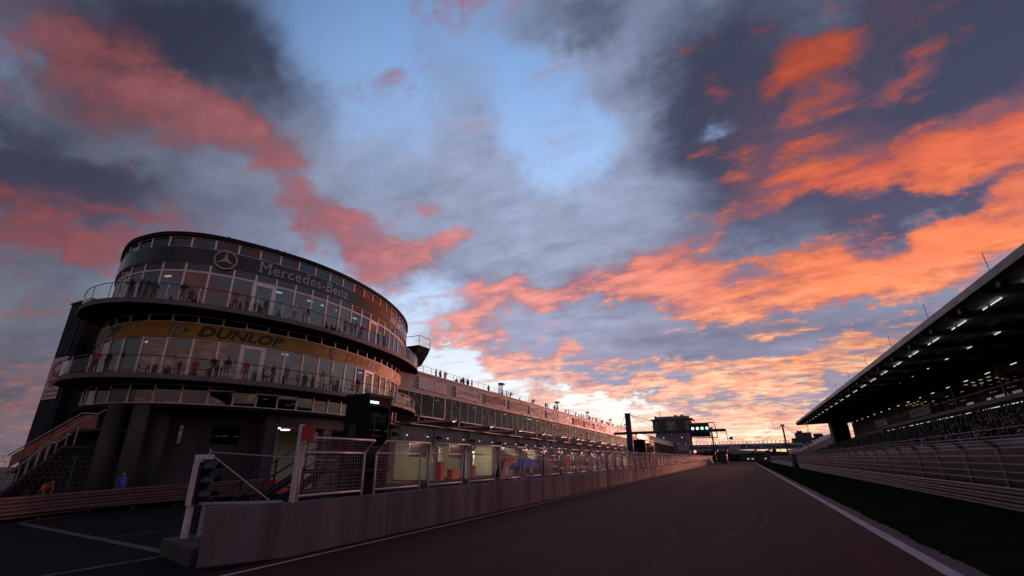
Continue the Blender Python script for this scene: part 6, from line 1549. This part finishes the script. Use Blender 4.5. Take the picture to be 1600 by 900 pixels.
# along the pit building roof
prnd = random.Random(21)
RP = [(649, 'photo'), (683, 'stand'), (690, 'stand'), (697, 'photo'), (715, 'sit'), (722, 'bend'), (726, 'stand'), (733, 'stand'), (739, 'stand'), (765, 'stand'), (786, 'stand'), (793, 'stand'), (798, 'lean'), (812, 'sit'), (831, 'bend'), (834, 'photo'), (852, 'stand'), (855, 'stand'), (865, 'stand'), (868, 'lean'), (881, 'lean'), (886, 'stand'), (896, 'lean'), (901, 'sit'), (905, 'stand'), (908, 'stand'), (917, 'stand'), (921, 'lean'), (926, 'stand'), (927.5, 'stand'), (934, 'lean'), (936, 'stand'), (942, 'lean'), (944.5, 'stand'), (951, 'lean'), (958, 'stand'), (963, 'lean'), (966, 'stand'), (970, 'stand'), (973, 'lean'), (975.5, 'stand')]
for i, (px, pose) in enumerate(RP):
    d = look(px, 580); y = (FX - .55) / d.x * d.y
    z = Z_at(y, 13.72)
    lab = 'dark spectator at the rail along the pit building roof'
    if i == 0: lab = 'spectator with a camera at the roof rail nearest the round building'
    if i == 3: lab = 'spectator raising a camera, third of the first roof trio'
    if i == 9: lab = 'lone spectator on the pit roof left of the lattice mast'
    if i == 15: lab = 'spectator raising a camera beside a stooping one on the pit roof'
    person(FX - .75, y, z, 90 + prnd.uniform(-40, 40), pose, prnd.choice([CL['black'], CL['black'], CL['navy'], CL['olive'], CL['red'], CL['tan']]), lab, 'spectators along the pit building roof', prnd.random() < .2, 1.12)
# camera lattice masts on that roof
def roof_mast(y, lab):
    z0 = Z_at(y, 13.4); x = FX - 1.6
    t = thing('lattice_mast', lab, 'mast', (x, y, z0), 'lattice camera masts on the pit roof')
    mb = MB(); h = 3.3
    for dx in (-.3, .3):
        for dy in (-.3, .3): mb.bar((x + dx, y + dy, z0), (x + dx, y + dy, z0 + h), .07)
    for k in range(4):
        za = z0 + h * k / 4; zb_ = z0 + h * (k + 1) / 4
        for s_ in (-1, 1): mb.bar((x + .3, y - .3 * s_, za), (x + .3, y + .3 * s_, zb_), .05); mb.bar((x - .3 * s_, y - .3, za), (x + .3 * s_, y - .3, zb_), .05)
        mb.box((x - .33, y - .33, zb_ - .03), (x + .33, y + .33, zb_))
    mb.build('lattice', M_STEEL, t)
    mb = MB(); mb.box((x - .3, y - .4, z0 + h), (x + .5, y + .9, z0 + h + .35)); mb.build('camera_head', M_BLACK, t)
for y, lab in ((81.7, 'lattice camera mast on the pit roof, nearest of the row'), (113.4, 'second lattice camera mast on the pit roof'), (140, 'third lattice camera mast on the pit roof'), (168, 'fourth lattice camera mast on the pit roof'), (192, 'lattice camera mast by the end of the pit roof')): roof_mast(y, lab)
# benches on the roof behind the parapet
for y, n_, lab in ((47.5, 3, 'bench of pale loungers at the start of the pit roof'), (77.5, 5, 'row of dark box seats on the pit roof by the lone spectator')):
    t = thing('roof_seating', lab, 'seating', (FX - 1.2, y, Z_at(y, 13.42)))
    for k in range(n_):
        mb = MB(); yy = y + k * 1.15; z = Z_at(yy, 13.42); mb.box((FX - 1.6, yy, z), (FX - .9, yy + .95, z + 1.15)); mb.box((FX - 1.7, yy, z + 1.15), (FX - 1.45, yy + .95, z + 1.5)); mb.build('seat', M_SLAB, t)
# behind the first floor glass
for y, c, pose in ((69.3, 'tan', 'photo'), (69.9, 'orange', 'stand'), (79.5, 'tan', 'stand'), (83.2, 'olive', 'stand'), (87.0, 'blue', 'stand'), (90.4, 'orange', 'stand'), (101, 'tan', 'stand'), (108.5, 'orange', 'stand'), (110.2, 'orange', 'lean'), (124, 'tan', 'stand'), (137, 'orange', 'stand')):
    person(FX - 1.6, y, Z_at(y, 8.32), 90, pose, CL[c], 'guest standing behind the first floor glass of the pit building', 'guests behind the pit building glass')
# marshals and crew
person(-34.6, 13.7, .30, 70, 'bend', CL['mar'], 'marshal in bright orange overalls stooping behind the left guardrail', 'marshals and crew')
person(-34.2, 17.2, .30, 90, 'stand', CL['blue'], 'marshal in a blue bib standing behind the left guardrail', 'marshals and crew', size=1.02)
person(-32.7, 32.4, .02, 20, 'stand', CL['blue'], 'mechanic in blue behind the dark steel stair', 'marshals and crew')
person(10.75, 143.4, .01, 180, 'akimbo', CL['mar'], 'marshal in orange overalls standing in the gap beside the white wall', 'marshals and crew')
person(8.6, 221, .01, 180, 'stand', CL['mar'], 'small distant marshal in orange beside the white wall', 'marshals and crew')
person(-30.5, 68.0, .02, 30, 'bend', CL['red'], 'crew member in red bending behind the blue tent', 'marshals and crew')
person(-20.0, 50.8, .02, 60, 'stand', CL['white'], 'crew member in pale top behind the red tent', 'marshals and crew')
